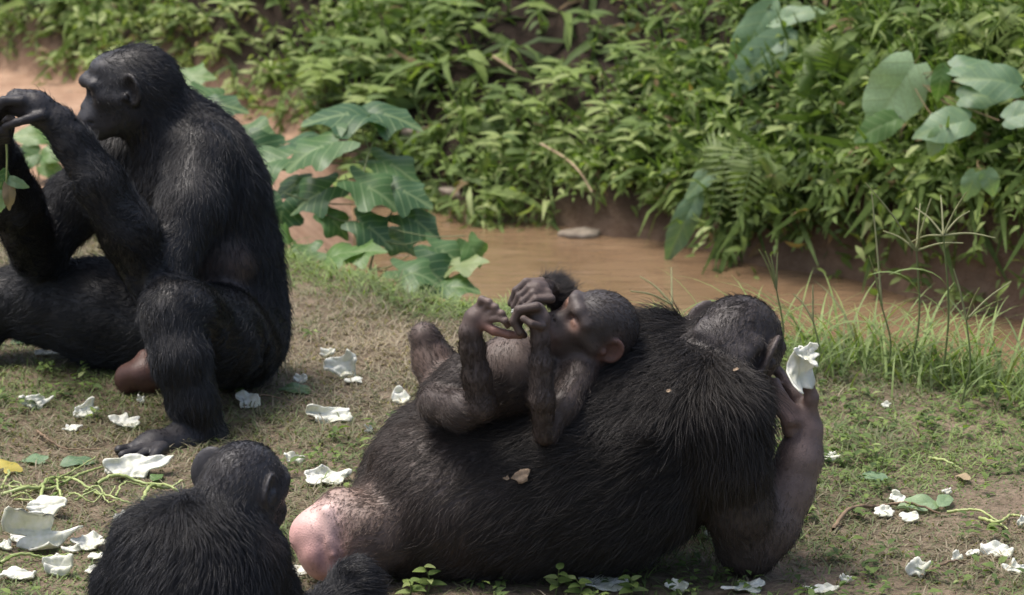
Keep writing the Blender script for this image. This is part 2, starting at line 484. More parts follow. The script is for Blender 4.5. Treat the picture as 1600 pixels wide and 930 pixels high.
# water: opaque brown mud-laden stream
b = NB('muddy_water')
co = b.coord()
n1 = b.noise(co, 3.0, 4, .6, .6)
b.set(color=b.mix(b.ramp(n1, [(.35, 0.0), (.65, 1.0)]), (.17, .108, .062), (.225, .148, .088)), rough=.16, spec=.5)
mp = b.n('ShaderNodeMapping'); b.l(co, mp.inputs[0]); mp.inputs['Scale'].default_value = (1, 3.2, 1)
b.bump(b.noise(mp.outputs[0], 9, 3, .5), .35, .02)
wx = np.linspace(-40, 12, 3); wy = np.array([-4.0, 10.0])
water = link('stream', mesh_np('stream', [(-40, -6, WATER_Z), (14, -6, WATER_Z), (14, 10, WATER_Z), (-40, 10, WATER_Z)], [(0, 1, 2, 3)], b.m))
tag(water, kind='structure')

# ------------------------------------------------------------------ leaf and blade makers (arrays of many at once)
def leaf_template(nl=4, width=.3, fold=.22, droop=.5, tipness=1.0, base=.55):
    """unit leaf along +X: returns V (n,3), quads; three columns (edge, midrib, edge)"""
    t = np.linspace(0, 1, nl + 1)
    w = width * np.sin(np.pi * t ** base) ** tipness + 0.004
    w[-1] = .004
    ang = -droop * t
    dx = np.cos(ang); dz = np.sin(ang)
    x = np.concatenate([[0], np.cumsum((dx[1:] + dx[:-1]) / 2 / nl)]); z = np.concatenate([[0], np.cumsum((dz[1:] + dz[:-1]) / 2 / nl)])
    V = np.stack([np.stack([x, -w, z + w * fold], 1), np.stack([x, 0 * x, z], 1), np.stack([x, w, z + w * fold], 1)], 1).reshape(-1, 3)
    F = []
    for i in range(nl):
        for j in range(2):
            F.append((i * 3 + j, i * 3 + j + 1, i * 3 + j + 4, i * 3 + j + 3))
    return V, np.array(F)
def blade_template(nl=3, droop=1.0):
    t = np.linspace(0, 1, nl + 1); w = .5 * (1 - t ** 2.2) + .03; ang = -droop * t
    x = np.concatenate([[0], np.cumsum(np.cos(ang[1:] - droop / nl / 2) / nl)]); z = np.concatenate([[0], np.cumsum(np.sin(ang[1:] - droop / nl / 2) / nl)])
    V = np.stack([np.stack([x, -w, z], 1), np.stack([x, w, z], 1)], 1).reshape(-1, 3)
    return V, np.array([(2 * i, 2 * i + 1, 2 * i + 3, 2 * i + 2) for i in range(nl)])
def frames(d, n):
    d = d / (np.linalg.norm(d, axis=1, keepdims=True) + 1e-9)
    n = n - (n * d).sum(1, keepdims=True) * d
    n = n / (np.linalg.norm(n, axis=1, keepdims=True) + 1e-9)
    return np.stack([d, np.cross(n, d), n], 1)          # rows: x, y, z axes
def scatter(tmpl, pos, d, n, size, tone, width=None):
    V0, F0 = tmpl
    M = frames(d, n) * size[:, None, None]
    if width is not None: M[:, 1] *= width[:, None]
    V = (V0[None] @ M) + pos[:, None]
    k = len(V0)
    F = F0[None] + (np.arange(len(pos)) * k)[:, None, None]
    return V.reshape(-1, 3), F.reshape(-1, F0.shape[1]), np.repeat(tone, k)
def join(parts):
    Vs, Fs, Ts, o = [], [], [], 0
    for V, F, T in parts:
        Vs.append(V); Fs.append(F + o); Ts.append(T); o += len(V)
    return np.concatenate(Vs), np.concatenate(Fs), np.concatenate(Ts)
def leaf_material(name, stops, rough=.45, transl=.35, vein=0, spec=.4):
    b = NB(name)
    co = b.coord()
    c = b.ramp(b.attr('tone'), stops)
    n = b.noise(co, 35, 4, .6)
    c = b.mix(.5, c, b.ramp(n, [(.3, .65), (.7, 1.3)]), 'MULTIPLY')
    if vein:
        st = b.math('SINE', b.math('MULTIPLY', b.math('SUBTRACT', b.attr('lx'), b.math('MULTIPLY', b.attr('ly'), .75)), 34.0))
        st = b.math('POWER', b.math('MAXIMUM', st, 0.0), 14.0)
        c = b.mix(b.math('MAXIMUM', b.attr('vein'), b.math('MULTIPLY', st, .55)), c, (.30, .40, .19))
        n = b.math('ADD', n, b.math('MULTIPLY', st, -.6))
    b.set(color=c, rough=rough, spec=spec)
    tr = b.n('ShaderNodeBsdfTranslucent')
    b.l(b.mix(1.0, c, (1.0, 1.15, .45), 'MULTIPLY'), tr.inputs['Color'])
    mx = b.n('ShaderNodeMixShader'); mx.inputs[0].default_value = transl
    b.l(b.bsdf.outputs[0], mx.inputs[1]); b.l(tr.outputs[0], mx.inputs[2]); b.l(mx.outputs[0], b.out.inputs['Surface'])
    b.bump(n, .25, .004)
    return b.m
GRASS = leaf_material('grass_blade', [(0, (.37, .31, .225)), (.28, (.26, .225, .15)), (.46, (.155, .16, .08)), (.75, (.13, .185, .065)), (1, (.25, .33, .11))], .6, .35)
LEAFY = leaf_material('bank_leaf', [(0, (.24, .16, .09)), (.06, (.17, .14, .07)), (.1, (.065, .10, .036)), (.45, (.13, .195, .058)), (.75, (.23, .31, .088)), (1, (.36, .42, .18))], .62, .4, spec=.25)

# ------------------------------------------------------------------ turf: short dry and green blades, longer along the bank
rng = np.random.default_rng(11)
def blade_field(n, xr, yr, dens, hgt, green, lean=.7, wid=.0022, nl=3):
    x = rng.uniform(*xr, n); y = rng.uniform(*yr, n)
    keep = rng.random(n) < dens(x, y)
    x, y = x[keep], y[keep]; m = len(x)
    z = height(x, y) - .002
    a = rng.uniform(0, 6.283, m)
    l = lean * rng.uniform(.3, 1.3, m)
    d = np.stack([np.cos(a) * l, np.sin(a) * l, np.ones(m)], 1)
    nn = np.stack([-np.cos(a), -np.sin(a), l], 1) + rng.normal(size=(m, 3)) * .25
    L = hgt(x, y) * rng.uniform(.5, 1.3, m)
    tone = np.clip(green(x, y) + rng.normal(size=m) * .18, 0, 1)
    T = blade_template(nl)
    V, F, T_ = scatter(T, np.stack([x, y, z], 1), d, nn, L, tone, width=wid * rng.uniform(.6, 1.5, m) / L)
    return V, F, T_
def shore(x, y): return y - near_edge(x)
def turf_green(x, y):
    g = .46 + .30 * fnoise(x, y, 4, 21) + .16 * fnoise(x, y, 11, 22)
    return g + .22 * sstep(-.1, .7, x) + .42 * sstep(-.42, -.08, shore(x, y)) + .12 * sstep(-2.2, -2.6, y)
def turf_d(x, y):
    bare = sstep(.25, .75, fnoise(x, y, 3.1, 23)) * .75
    return np.clip((.9 - bare), .1, 1) * (shore(x, y) < .12)
fields = [
    blade_field(200000, (-1.75, 1.75), (-3.0, 1.2), turf_d, lambda x, y: .036 + .016 * fnoise(x, y, 7, 24) + .03 * sstep(-.4, -.05, shore(x, y)), turf_green, .6, .0026),
    blade_field(60000, (-3.6, 3.4), (-3.8, 3.4), lambda x, y: turf_d(x, y) * ((np.abs(x) > 1.75) | (y < -3.0) | (y > 1.2)), lambda x, y: .04 + 0 * x, turf_green, .7, .0045, 2),
    # straw lying flat
    blade_field(45000, (-1.75, 1.75), (-3.0, .9), lambda x, y: np.clip(.55 + .4 * fnoise(x, y, 3.5, 29), 0, 1) * (shore(x, y) < -.02), lambda x, y: .05 + 0 * x, lambda x, y: .12 + 0 * x, 6, .0021, 2),
]
V, F, T = join(fields)
tag(link('turf_grass', mesh_np('turf_grass', V, F, GRASS, True, dict(tone=T))), 'short dry and green grass on the trodden ground', 'grass', kind='stuff')
fields = [
    blade_field(21000, (-3.4, 3.4), (-2.6, 3.4), lambda x, y: sstep(-.30, -.10, shore(x, y)) * (1 - sstep(.02, .16, shore(x, y))) * np.clip(.55 + .5 * fnoise(x, y, 4, 26), .08, 1) * (1 - .6 * np.exp(-((x - .3) / .3) ** 2)),
                lambda x, y: (.105 + .04 * fnoise(x, y, 5, 27)) * (1 - .55 * np.exp(-((x - .3) / .3) ** 2)), lambda x, y: .80 + .1 * fnoise(x, y, 6, 25), .8, .0036, 4),
    blade_field(8500, (.45, 1.9), (-1.7, .15), lambda x, y: np.exp(-((x - 1.02) / .36) ** 2 - ((shore(x, y) + .10) / .2) ** 2),
                lambda x, y: .20 + .06 * fnoise(x, y, 5, 28), lambda x, y: .9 + 0 * x, .5, .0048, 6),
]
V, F, T = join(fields)
tag(link('bank_grass', mesh_np('bank_grass', V, F, GRASS, True, dict(tone=T))), 'taller green grass along the edge of the stream', 'grass', kind='stuff')
# low round-leaved weeds among the turf
n = 2700
x = rng.uniform(-1.7, 1.7, n); y = rng.uniform(-3.0, .2, n)
k = (rng.random(n) < np.clip(.2 + .5 * fnoise(x, y, 5, 31) + .5 * sstep(.2, 1, x) + .25 * sstep(-2.2, -2.4, y), .02, 1)) & (shore(x, y) < -.02)
x, y = x[k], y[k]; parts = []
T = leaf_template(3, .22, .25, .8, .8, .65)
for q in range(6):
    m = len(x); a = rng.uniform(0, 6.283, m); up = rng.uniform(.1, .9, m)
    d = np.stack([np.cos(a), np.sin(a), up], 1)
    pos = np.stack([x, y, height(x, y) + rng.uniform(.002, .028, m)], 1) + d * .004
    parts.append(scatter(T, pos, d, np.tile([0, 0, 1.], (m, 1)) + rng.normal(size=(m, 3)) * .2, rng.uniform(.014, .032, m), np.clip(rng.normal(.45, .2, m), .12, 1)))
V, F, T = join(parts)
tag(link('ground_weeds', mesh_np('ground_weeds', V, F, LEAFY, True, dict(tone=T))), 'low round-leaved weeds scattered through the turf', 'weeds', kind='stuff')
# ------------------------------------------------------------------ the four apes
SK_BLACK = (0.022, 0.020, 0.021)
SK_FUR = (0.016, 0.0145, 0.0145)
def J(rows):
    return [(at(x, y, Y), r) for x, y, Y, r in rows]
def Q(rows):
    return [at(x, y, Y) for x, y, Y in rows]

def build_male():
    B = Sculpt()
    fk = dict(col=SK_FUR, fur=0.026, dens=1.0, lift=0.22)
    limb = dict(col=SK_FUR, fur=0.022, dens=0.9, lift=0.18)
    bare = dict(col=(0.026, 0.024, 0.026), fur=0.004, dens=0.0)
    flank = dict(col=(0.11, 0.075, 0.064), fur=0.014, dens=0.0, lift=0.15)
    # trunk, from neck to seat
    B.chain(J([(262, 190, -.80, .075), (298, 244, -.80, .112), (318, 300, -.80, .134), (343, 400, -.80, .128), (360, 480, -.80, .116), (364, 522, -.80, .108)]), k=0.05, **fk)
    B.cone(at(300, 300, -.80), at(300, 430, -.80), .125, .115, k=0.05, col=(0.03, 0.024, 0.022), fur=0.02, dens=0.35)
    B.ell(at(350, 412, -.912), (.055, .03, .05), k=0.03, **flank)
    # head
    eyes, P = ape_head(B, at(209, 130, -.82), (-0.97, 0.10, -0.16), (-0.12, 0.0, 1), 1.08, (0.030, 0.029, 0.033), SK_FUR, fur=0.022, crown_dens=0.9, ear=1.1, ear_flare=0.5, brow=0.011, inner=(.014, .012, .012))
    B.cone(at(228, 165, -.81), at(285, 235, -.80), .068, .09, k=0.04, **fk)
    B.cone(at(250, 150, -.82), at(290, 200, -.80), .032, .06, k=0.04, **dict(fk, fur=0.03))
    B.ell(P(.048, 0, .045), np.array([.036, .045, .022]) * 1.08, (unit(P(1, 0, 0) - P(0, 0, 0)), unit(P(0, 1, 0) - P(0, 0, 0)), unit(P(0, 0, 1) - P(0, 0, 0))), k=0.02, col=(.05, .05, .055), fur=.006, dens=.05)
    # near arm
    B.chain(J([(316, 246, -.89, .076), (298, 325, -.99, .068), (248, 440, -1.10, .058)]), k=0.035, **limb)
    B.chain(J([(243, 445, -1.10, .058), (203, 365, -1.12, .060), (158, 290, -1.12, .053), (116, 225, -1.10, .039), (92, 192, -1.09, .034)]), k=0.02, **limb)
    B.chain(J([(92, 192, -1.09, .033), (55, 168, -1.09, .034), (28, 160, -1.09, .030)]), k=0.015, col=(0.024, 0.022, 0.024), fur=0.012, dens=0.3)
    for i, (dy, Y) in enumerate(((0, -1.118), (6, -1.094), (10, -1.07), (14, -1.048))):
        digit(B, Q([(34, 158 + dy, Y), (6, 158 + dy, Y - .004), (-14, 182 + dy, Y), (-4, 206 + dy, Y), (12, 205 + dy, Y)]), .0125, .0095, **bare)
    digit(B, Q([(66, 180, -1.125), (44, 186, -1.138), (24, 192, -1.135), (8, 198, -1.125)]), .012, .009, **bare)
    # far arm, elbow on the far thigh, hand holding a stalk
    B.chain(J([(190, 250, -.68, .08), (115, 320, -.66, .068), (62, 392, -.70, .060)]), k=0.03, **limb)
    B.chain(J([(58, 392, -.72, .060), (24, 318, -.80, .060), (2, 250, -.88, .042), (-6, 222, -.92, .034)]), k=0.02, **limb)
    B.chain(J([(-6, 222, -.92, .032), (-12, 200, -.96, .032)]), k=0.015, **bare)
    for i, x in enumerate((-26, -14, -2, 8)):
        digit(B, Q([(-12 + i * 3, 202, -.95 - .012 * i), (x, 182, -.96 - .012 * i), (x + 6, 172, -.985 - .012 * i), (x + 12, 190, -1.0 - .01 * i)]), .0115, .009, **bare)
    digit(B, Q([(0, 222, -.95), (14, 214, -.97), (18, 200, -.985)]), .0115, .009, **bare)
    # far leg, thrown out to the side
    B.chain(J([(305, 532, -.72, .112), (160, 488, -.66, .116), (70, 470, -.62, .094), (-5, 470, -.60, .070)]), k=0.04, **limb)
    B.chain(J([(-8, 474, -.62, .066), (-60, 560, -.68, .052), (-95, 636, -.74, .036)]), k=0.025, **limb)
    B.chain(J([(-95, 640, -.76, .036), (-150, 668, -.86, .030), (-190, 676, -.92, .026)]), k=0.02, **bare)
    for i in range(4):
        digit(B, Q([(-180 + i * 8, 676 + i * 3, -.92 - .022 * i), (-220 + i * 8, 684 + i * 3, -.96 - .022 * i), (-245 + i * 8, 692 + i * 3, -.99 - .022 * i)]), .013, .009, **bare)
    # near leg, knee up in front of the chest
    B.chain(J([(370, 528, -.86, .112), (335, 522, -1.02, .100), (286, 496, -1.17, .075), (270, 490, -1.20, .066)]), k=0.04, **limb)
    B.chain(J([(268, 493, -1.21, .062), (282, 560, -1.25, .060), (300, 625, -1.26, .050), (316, 668, -1.25, .045)]), k=0.025, **limb)
    B.chain(J([(322, 686, -1.25, .040), (280, 694, -1.29, .040), (238, 700, -1.345, .034), (220, 704, -1.37, .027)]), k=0.02, col=(0.03, 0.028, 0.031), fur=0.01, dens=0.15)
    B.ell(at(334, 690, -1.245), (.036, .034, .034), k=0.02, **bare)
    for x0, x1, y1, Y in ((232, 186, 714, -1.395), (238, 192, 724, -1.435), (246, 214, 727, -1.455), (254, 238, 728, -1.465)):
        a, c = at(x0, 700, Y + .06), at(x1, y1, Y)
        m = (a + c) / 2 + np.array([0, 0, .010]); c[2] = max(c[2], 0.011)
        digit(B, [a, m, c], .0155, .0105, **bare)
    digit(B, Q([(262, 690, -1.25), (215, 700, -1.25), (176, 704, -1.27)]), .018, .012, **bare)
    # bare hanging skin between the legs
    brown = dict(col=(0.085, 0.040, 0.030), fur=0.004, dens=0.0)
    B.ell(at(202, 592, -.93), (.034, .03, .036), k=0.015, **brown)
    B.ell(at(232, 588, -.95), (.034, .03, .04), k=0.012, **brown)
    B.cone(at(228, 560, -.92), at(214, 585, -.95), .022, .026, k=0.02, **brown)
    return finish_ape(B, 'bonobo', 0.0055, skin_material('black_ape_skin', 0.46, 0.55), fur_material('black_fur', (0.0100, 0.0104, 0.0116), (0.032, 0.033, 0.038)), 115000, 3,
                      'black adult bonobo sitting upright with elbow on knee and hand near its face', soft=0.012,
                      eyes=eyes, eye_r=0.0105, fur_kw=dict(radius=0.00055, gravity=0.3, rough=0.42))

def build_female():
    B = Sculpt()
    FC = (0.020, 0.0165, 0.0145)
    back = dict(col=(0.034, 0.026, 0.022), fur=0.034, dens=1.0, lift=0.22, comb=(-1, -.1, -.35))
    long_ = dict(col=FC, fur=0.044, dens=1.2, lift=0.3, comb=(-.75, -.2, -.6))
    hip = dict(col=(0.062, 0.047, 0.040), fur=0.024, dens=0.5, lift=0.16, comb=(-1, -.1, -.3))
    thin = dict(col=(0.19, 0.135, 0.108), fur=0.016, dens=0.42, lift=0.2, comb=(-.7, -.3, .2))
    skin = dict(col=(0.165, 0.115, 0.10), fur=0.006, dens=0.0)
    B.chain(J([(1085, 646, -2.18, .112), (1010, 690, -2.17, .160)]), k=0.06, **long_)
    B.chain(J([(1005, 702, -2.17, .168), (930, 738, -2.18, .168), (800, 778, -2.18, .142)]), k=0.06, **back)
    B.chain(J([(800, 778, -2.18, .142), (694, 788, -2.18, .136)]), k=0.06, **hip)
    B.chain(J([(690, 790, -2.18, .132), (636, 816, -2.18, .104)]), k=0.05, col=(0.085, 0.062, 0.052), fur=0.020, dens=0.35, lift=0.2, comb=(-1, -.1, -.3))
    B.ell(at(572, 838, -2.27), (.074, .055, .070), k=0.03, **thin)
    B.ell(at(594, 806, -2.16), (.070, .07, .066), k=0.03, col=(0.14, 0.098, 0.08), fur=0.014, dens=0.2, lift=0.2, comb=(-.7, -.3, .2))
    # hip and folded upper leg: leads away from the camera
    B.chain(J([(694, 722, -2.10, .102), (676, 706, -1.92, .088), (664, 696, -1.75, .075)]), k=0.06, **hip)
    B.chain(J([(666, 700, -1.74, .066), (730, 700, -1.62, .055), (800, 690, -1.62, .042)]), k=0.03, **hip)
    B.chain(J([(640, 790, -2.05, .11), (640, 752, -1.86, .085), (660, 730, -1.68, .070)]), k=0.05, **hip)
    B.chain(J([(665, 728, -1.68, .062), (560, 735, -1.62, .05), (480, 728, -1.60, .035)]), k=0.03, **hip) if False else None
    B.ell(at(640, 712, -2.15), (.062, .05, .045), k=0.05, **dict(hip, col=(.085, .066, .058), dens=.35))          # hip bone, colour lightened to paint in its highlight
    B.ell(at(745, 706, -2.20), (.085, .04, .03), k=0.05, **hip)
    B.cone(at(1085, 610, -2.26), at(1000, 690, -2.33), .035, .030, k=0.06, **long_)                               # shoulder blade
    B.cone(at(1070, 575, -2.20), at(880, 700, -2.31), .03, .03, k=0.05, **back)                                   # spine
    # raised upper side, shoulder and neck
    B.chain(J([(1050, 585, -2.10, .105), (960, 640, -2.12, .110), (850, 700, -2.14, .10)]), k=0.07, **long_)
    B.ell(at(1022, 560, -2.04), (.085, .08, .072), k=0.05, **long_)
    B.cone(at(1098, 596, -2.15), at(1140, 552, -2.12), .086, .070, k=0.04, **dict(long_, dens=0.8, fur=0.03))
    # rolls of skin at the nape
    wr = dict(col=(0.045, 0.037, 0.036), fur=0.008, dens=0.10)
    for i, (a, b) in enumerate((((1092, 520), (1168, 552)), ((1100, 508), (1182, 540)))):
        B.cone(at(*a, -2.185 + .012 * i), at(*b, -2.21 + .012 * i), .012, .013, k=0.012, **wr)
    eyes, P = ape_head(B, at(1156, 530, -2.11), (0.52, 0.79, -0.34), (0.40, 0.12, 0.9), 1.07, (0.075, 0.058, 0.052), (0.046, 0.038, 0.036), fur=0.012, crown_dens=0.4, ear=1.2, ear_flare=0.35)
    # propped right arm
    B.chain(J([(1122, 645, -2.25, .092), (1138, 720, -2.26, .068)]), k=0.05, **dict(long_, comb=(.1, 0, -1)))
    B.chain(J([(1140, 720, -2.26, .070), (1155, 790, -2.24, .060), (1165, 848, -2.2, .056)]), k=0.03, col=(.066, .05, .044), fur=0.018, dens=0.2, lift=0.18, comb=(.1, -.1, -1))
    arm = dict(col=(0.175, 0.128, 0.114), fur=0.012, dens=0.04, lift=0.2, comb=(-.3, 0, -1))
    B.chain(J([(1176, 850, -2.2, .053), (1206, 822, -2.2, .050)]), k=0.03, **dict(arm, dens=.35, col=(.08, .06, .053)))
    B.chain(J([(1206, 822, -2.2, .050), (1232, 765, -2.18, .047), (1250, 715, -2.17, .041), (1258, 672, -2.155, .033)]), k=0.02, **arm)
    B.chain(J([(1258, 672, -2.155, .031), (1256, 645, -2.15, .027)]), k=0.014, **skin)
    digit(B, Q([(1264, 652, -2.16), (1268, 622, -2.165), (1262, 600, -2.165), (1257, 585, -2.165)]), .0165, .011, **skin)
    digit(B, Q([(1256, 640, -2.15), (1242, 618, -2.14), (1226, 596, -2.12), (1216, 580, -2.1)]), .0145, .0105, **skin)
    digit(B, Q([(1250, 648, -2.165), (1236, 640, -2.175), (1220, 618, -2.165), (1211, 598, -2.14)]), .0145, .011, **skin)
    digit(B, Q([(1246, 658, -2.175), (1234, 657, -2.19), (1218, 640, -2.18), (1208, 618, -2.16)]), .0145, .011, **dict(skin, col=(.19, .12, .105)))
    digit(B, Q([(1246, 668, -2.165), (1232, 672, -2.18), (1228, 660, -2.19)]), .015, .011, **skin)
    # the other arm rests in front of the chest
    B.chain(J([(1020, 590, -1.99, .075), (1060, 650, -1.82, .055), (1110, 700, -1.72, .045)]), k=0.04, **long_)
    B.chain(J([(1110, 704, -1.72, .044), (1165, 690, -1.80, .038), (1185, 676, -1.86, .030)]), k=0.02, **dict(arm, dens=.3))
    # swollen pink rump
    pink = dict(fur=0.003, dens=0.0)
    B.ell(at(506, 828, -2.25), (.060, .056, .046), k=0.02, col=(0.74, 0.47, 0.43), **pink)
    B.ell(at(502, 862, -2.26), (.046, .052, .044), k=0.025, col=(0.66, 0.38, 0.35), **pink)
    B.ell(at(470, 838, -2.25), (.022, .034, .030), k=0.010, col=(0.64, 0.33, 0.31), **pink)
    B.ell(at(508, 886, -2.27), (.030, .036, .024), k=0.02, col=(0.56, 0.34, 0.30), **pink)
    B.cone(at(535, 800, -2.24), at(580, 812, -2.22), .046, .050, k=0.03, col=(.30, .215, .175), fur=.012, dens=.3, comb=(-.7, -.3, .2))
    B.cone(at(512, 800, -2.285), at(520, 848, -2.302), .013, .012, k=0.012, col=(.80, .58, .54), **pink)
    B.cone(at(520, 848, -2.302), at(522, 893, -2.30), .012, .012, k=0.012, col=(.70, .44, .40), **pink)
    B.ell(at(494, 868, -2.30), (.018, .012, .022), k=0.012, col=(.58, .30, .28), **pink)
    B.ell(at(527, 845, -2.335), (.010, .026, .032), k=0.014, sub=True)
    B.cone(at(531, 802, -2.318), at(534, 893, -2.325), .007, .007, k=0.014, sub=True)
    B.cone(at(500, 808, -2.309), at(506, 885, -2.314), .0025, .0025, k=0.008, sub=True)
    B.ell(at(521, 853, -2.30), (.009, .014, .013), k=0.006, col=(0.20, 0.075, 0.065), **pink)
    B.ell(at(521, 866, -2.31), (.007, .010, .010), k=0.004, col=(0.5, 0.24, 0.2), **pink)
    # creases across the nape
    for i in range(6):
        y = 486 + i * 11
        B.cone(at(1102 + 3 * i, y + 4, -2.195 - .004 * i), at(1150, y - 2 + i, -2.205 - .008 * i), .0025, .0035, k=0.006, sub=True)
        B.cone(at(1150, y - 2 + i, -2.205 - .008 * i), at(1192, y + 20, -2.195 - .004 * i), .0035, .0025, k=0.006, sub=True)
    return finish_ape(B, 'bonobo', 0.0052, skin_material('brown_ape_skin', 0.5, 0.7), fur_material('dark_brown_fur', (0.013, 0.011, 0.010), (0.050, 0.043, 0.038), 0.5), 165000, 5,
                      'adult bonobo with pink swollen rump lying on its side, propped on an elbow', soft=0.012,
                      eyes=eyes, eye_r=0.0095, fur_kw=dict(radius=0.0006, gravity=0.3, clump=0.35, cell=0.015, rough=0.46))

def build_infant():
    B = Sculpt()
    SKI = (0.085, 0.060, 0.051)
    body = dict(col=(0.050, 0.038, 0.033), fur=0.014, dens=0.6, lift=0.2)
    limb = dict(col=(0.068, 0.051, 0.044), fur=0.014, dens=0.5, lift=0.2)
    bare = dict(col=SKI, fur=0.003, dens=0.0)
    belly = dict(col=(0.11, 0.080, 0.066), fur=0.010, dens=0.22, lift=0.15)
    B.chain(J([(915, 580, -2.18, .036), (872, 600, -2.2, .052), (800, 590, -2.2, .068), (735, 605, -2.2, .058), (690, 625, -2.2, .045)]), k=0.03, **body)
    B.ell(at(802, 566, -2.22), (.062, .05, .045), k=0.03, **belly)
    eyes, P = ape_head(B, at(937, 506, -2.2), (-0.70, -0.46, 0.44), (0.50, -0.38, 0.78), 0.85, (0.070, 0.055, 0.050), (0.048, 0.042, 0.042), muzzle=0.62, fur=0.007, crown_dens=0.55,
                       lid=(0.40, 0.225, 0.165), ear=1.0, ear_flare=0.35, brow=.003, inner=(0.14, 0.075, 0.06), lip=(0.11, 0.066, 0.058))
    B.cone(at(938, 535, -2.17), at(915, 588, -2.19), .040, .042, k=0.025, **body)
    # near arm: elbow rests on the big ape's flank, fist at the mouth
    B.chain(J([(905, 588, -2.245, .034), (880, 635, -2.31, .026), (853, 676, -2.345, .021)]), k=0.02, **limb)
    B.chain(J([(852, 678, -2.35, .020), (846, 625, -2.365, .0215), (845, 570, -2.36, .0185), (844, 528, -2.35, .015)]), k=0.012, **limb)
    B.chain(J([(844, 528, -2.35, .0165), (842, 500, -2.345, .019), (838, 486, -2.34, .017)]), k=0.01, **bare)
    for i in range(4):
        dx, dy, Y = i * 2.2, i * 3.0 - 3, -2.368 + .0135 * i
        digit(B, Q([(838 + dx, 482 + dy, Y), (810 + dx, 487 + dy, Y), (802 + dx, 505 + dy, Y), (812 + dx, 521 + dy * .5, Y)]), .0088, .0068, **bare)
    digit(B, Q([(846, 510, -2.37), (830, 506, -2.385), (818, 498, -2.38)]), .008, .0065, **bare)
    # far arm, its hand above the mouth
    B.chain(J([(890, 556, -2.12, .032), (884, 510, -2.06, .024), (880, 470, -2.07, .020)]), k=0.02, **limb)
    B.chain(J([(880, 470, -2.07, .020), (868, 455, -2.14, .022), (852, 452, -2.2, .019)]), k=0.012, **dict(limb, fur=0.02, dens=1.3, col=(.03, .024, .022), comb=(.6, .4, .8), lift=.5))
    B.chain(J([(852, 452, -2.2, .018), (838, 453, -2.24, .017)]), k=0.01, **bare)
    for i in range(4):
        dx, dy, Y = i * 5, i * 9 - 8, -2.22 - .012 * i
        digit(B, Q([(846 + dx, 448 + dy, Y), (822 + dx, 449 + dy, Y - .01), (806 + dx, 462 + dy, Y - .012), (798 + dx, 479 + dy * .6, Y - .01)]), .0085, .0065, **bare)
    # near leg: thigh lies flat, shank stands up, gripping foot
    B.chain(J([(682, 632, -2.24, .036), (720, 641, -2.30, .032), (752, 635, -2.33, .028)]), k=0.02, **limb)
    B.chain(J([(752, 632, -2.33, .027), (745, 590, -2.335, .0245), (738, 545, -2.335, .021), (735, 520, -2.335, .019)]), k=0.012, **limb)
    B.chain(J([(734, 518, -2.335, .020), (742, 498, -2.33, .019), (752, 486, -2.325, .017)]), k=0.01, **bare)
    for i, (kx, ky) in enumerate(((756, 470), (766, 478), (776, 488), (781, 499))):
        Y = -2.325 - .005 * i
        digit(B, Q([(744 + i * 4, 489 + i * 4, Y), (kx - 3, ky - 2, Y - .012), (kx + 8, ky + 2, Y - .02), (kx + 12, ky + 9, Y - .012)]), .0078, .0062, **dict(bare, col=(.135, .095, .08)))
    digit(B, Q([(752, 506, -2.34), (772, 517, -2.35), (795, 523, -2.352), (814, 524, -2.35)]), .010, .0072, **dict(bare, col=(.20, .10, .075)))
    # far leg, knee up
    B.chain(J([(695, 612, -2.17, .040), (675, 565, -2.13, .034), (663, 528, -2.12, .026)]), k=0.02, **dict(limb, col=(.12, .08, .063), dens=.3))
    B.chain(J([(664, 526, -2.12, .025), (690, 560, -2.09, .024), (716, 580, -2.08, .020), (738, 560, -2.08, .017)]), k=0.012, **limb)
    digit(B, Q([(738, 560, -2.08), (752, 548, -2.085), (764, 545, -2.09)]), .016, .009, **bare)
    return finish_ape(B, 'bonobo', 0.0027, skin_material('infant_ape_skin', 0.5, 0.6, 1.5), fur_material('infant_fur', (0.014, 0.011, 0.010), (0.05, 0.04, 0.034), 0.5), 32000, 7,
                      'small infant bonobo lying on its back on the bigger ape, fist at its mouth', soft=0.0042,
                      eyes=(), fur_kw=dict(radius=0.00042, gravity=0.2, cell=0.008, clump=0.3, rough=0.25))

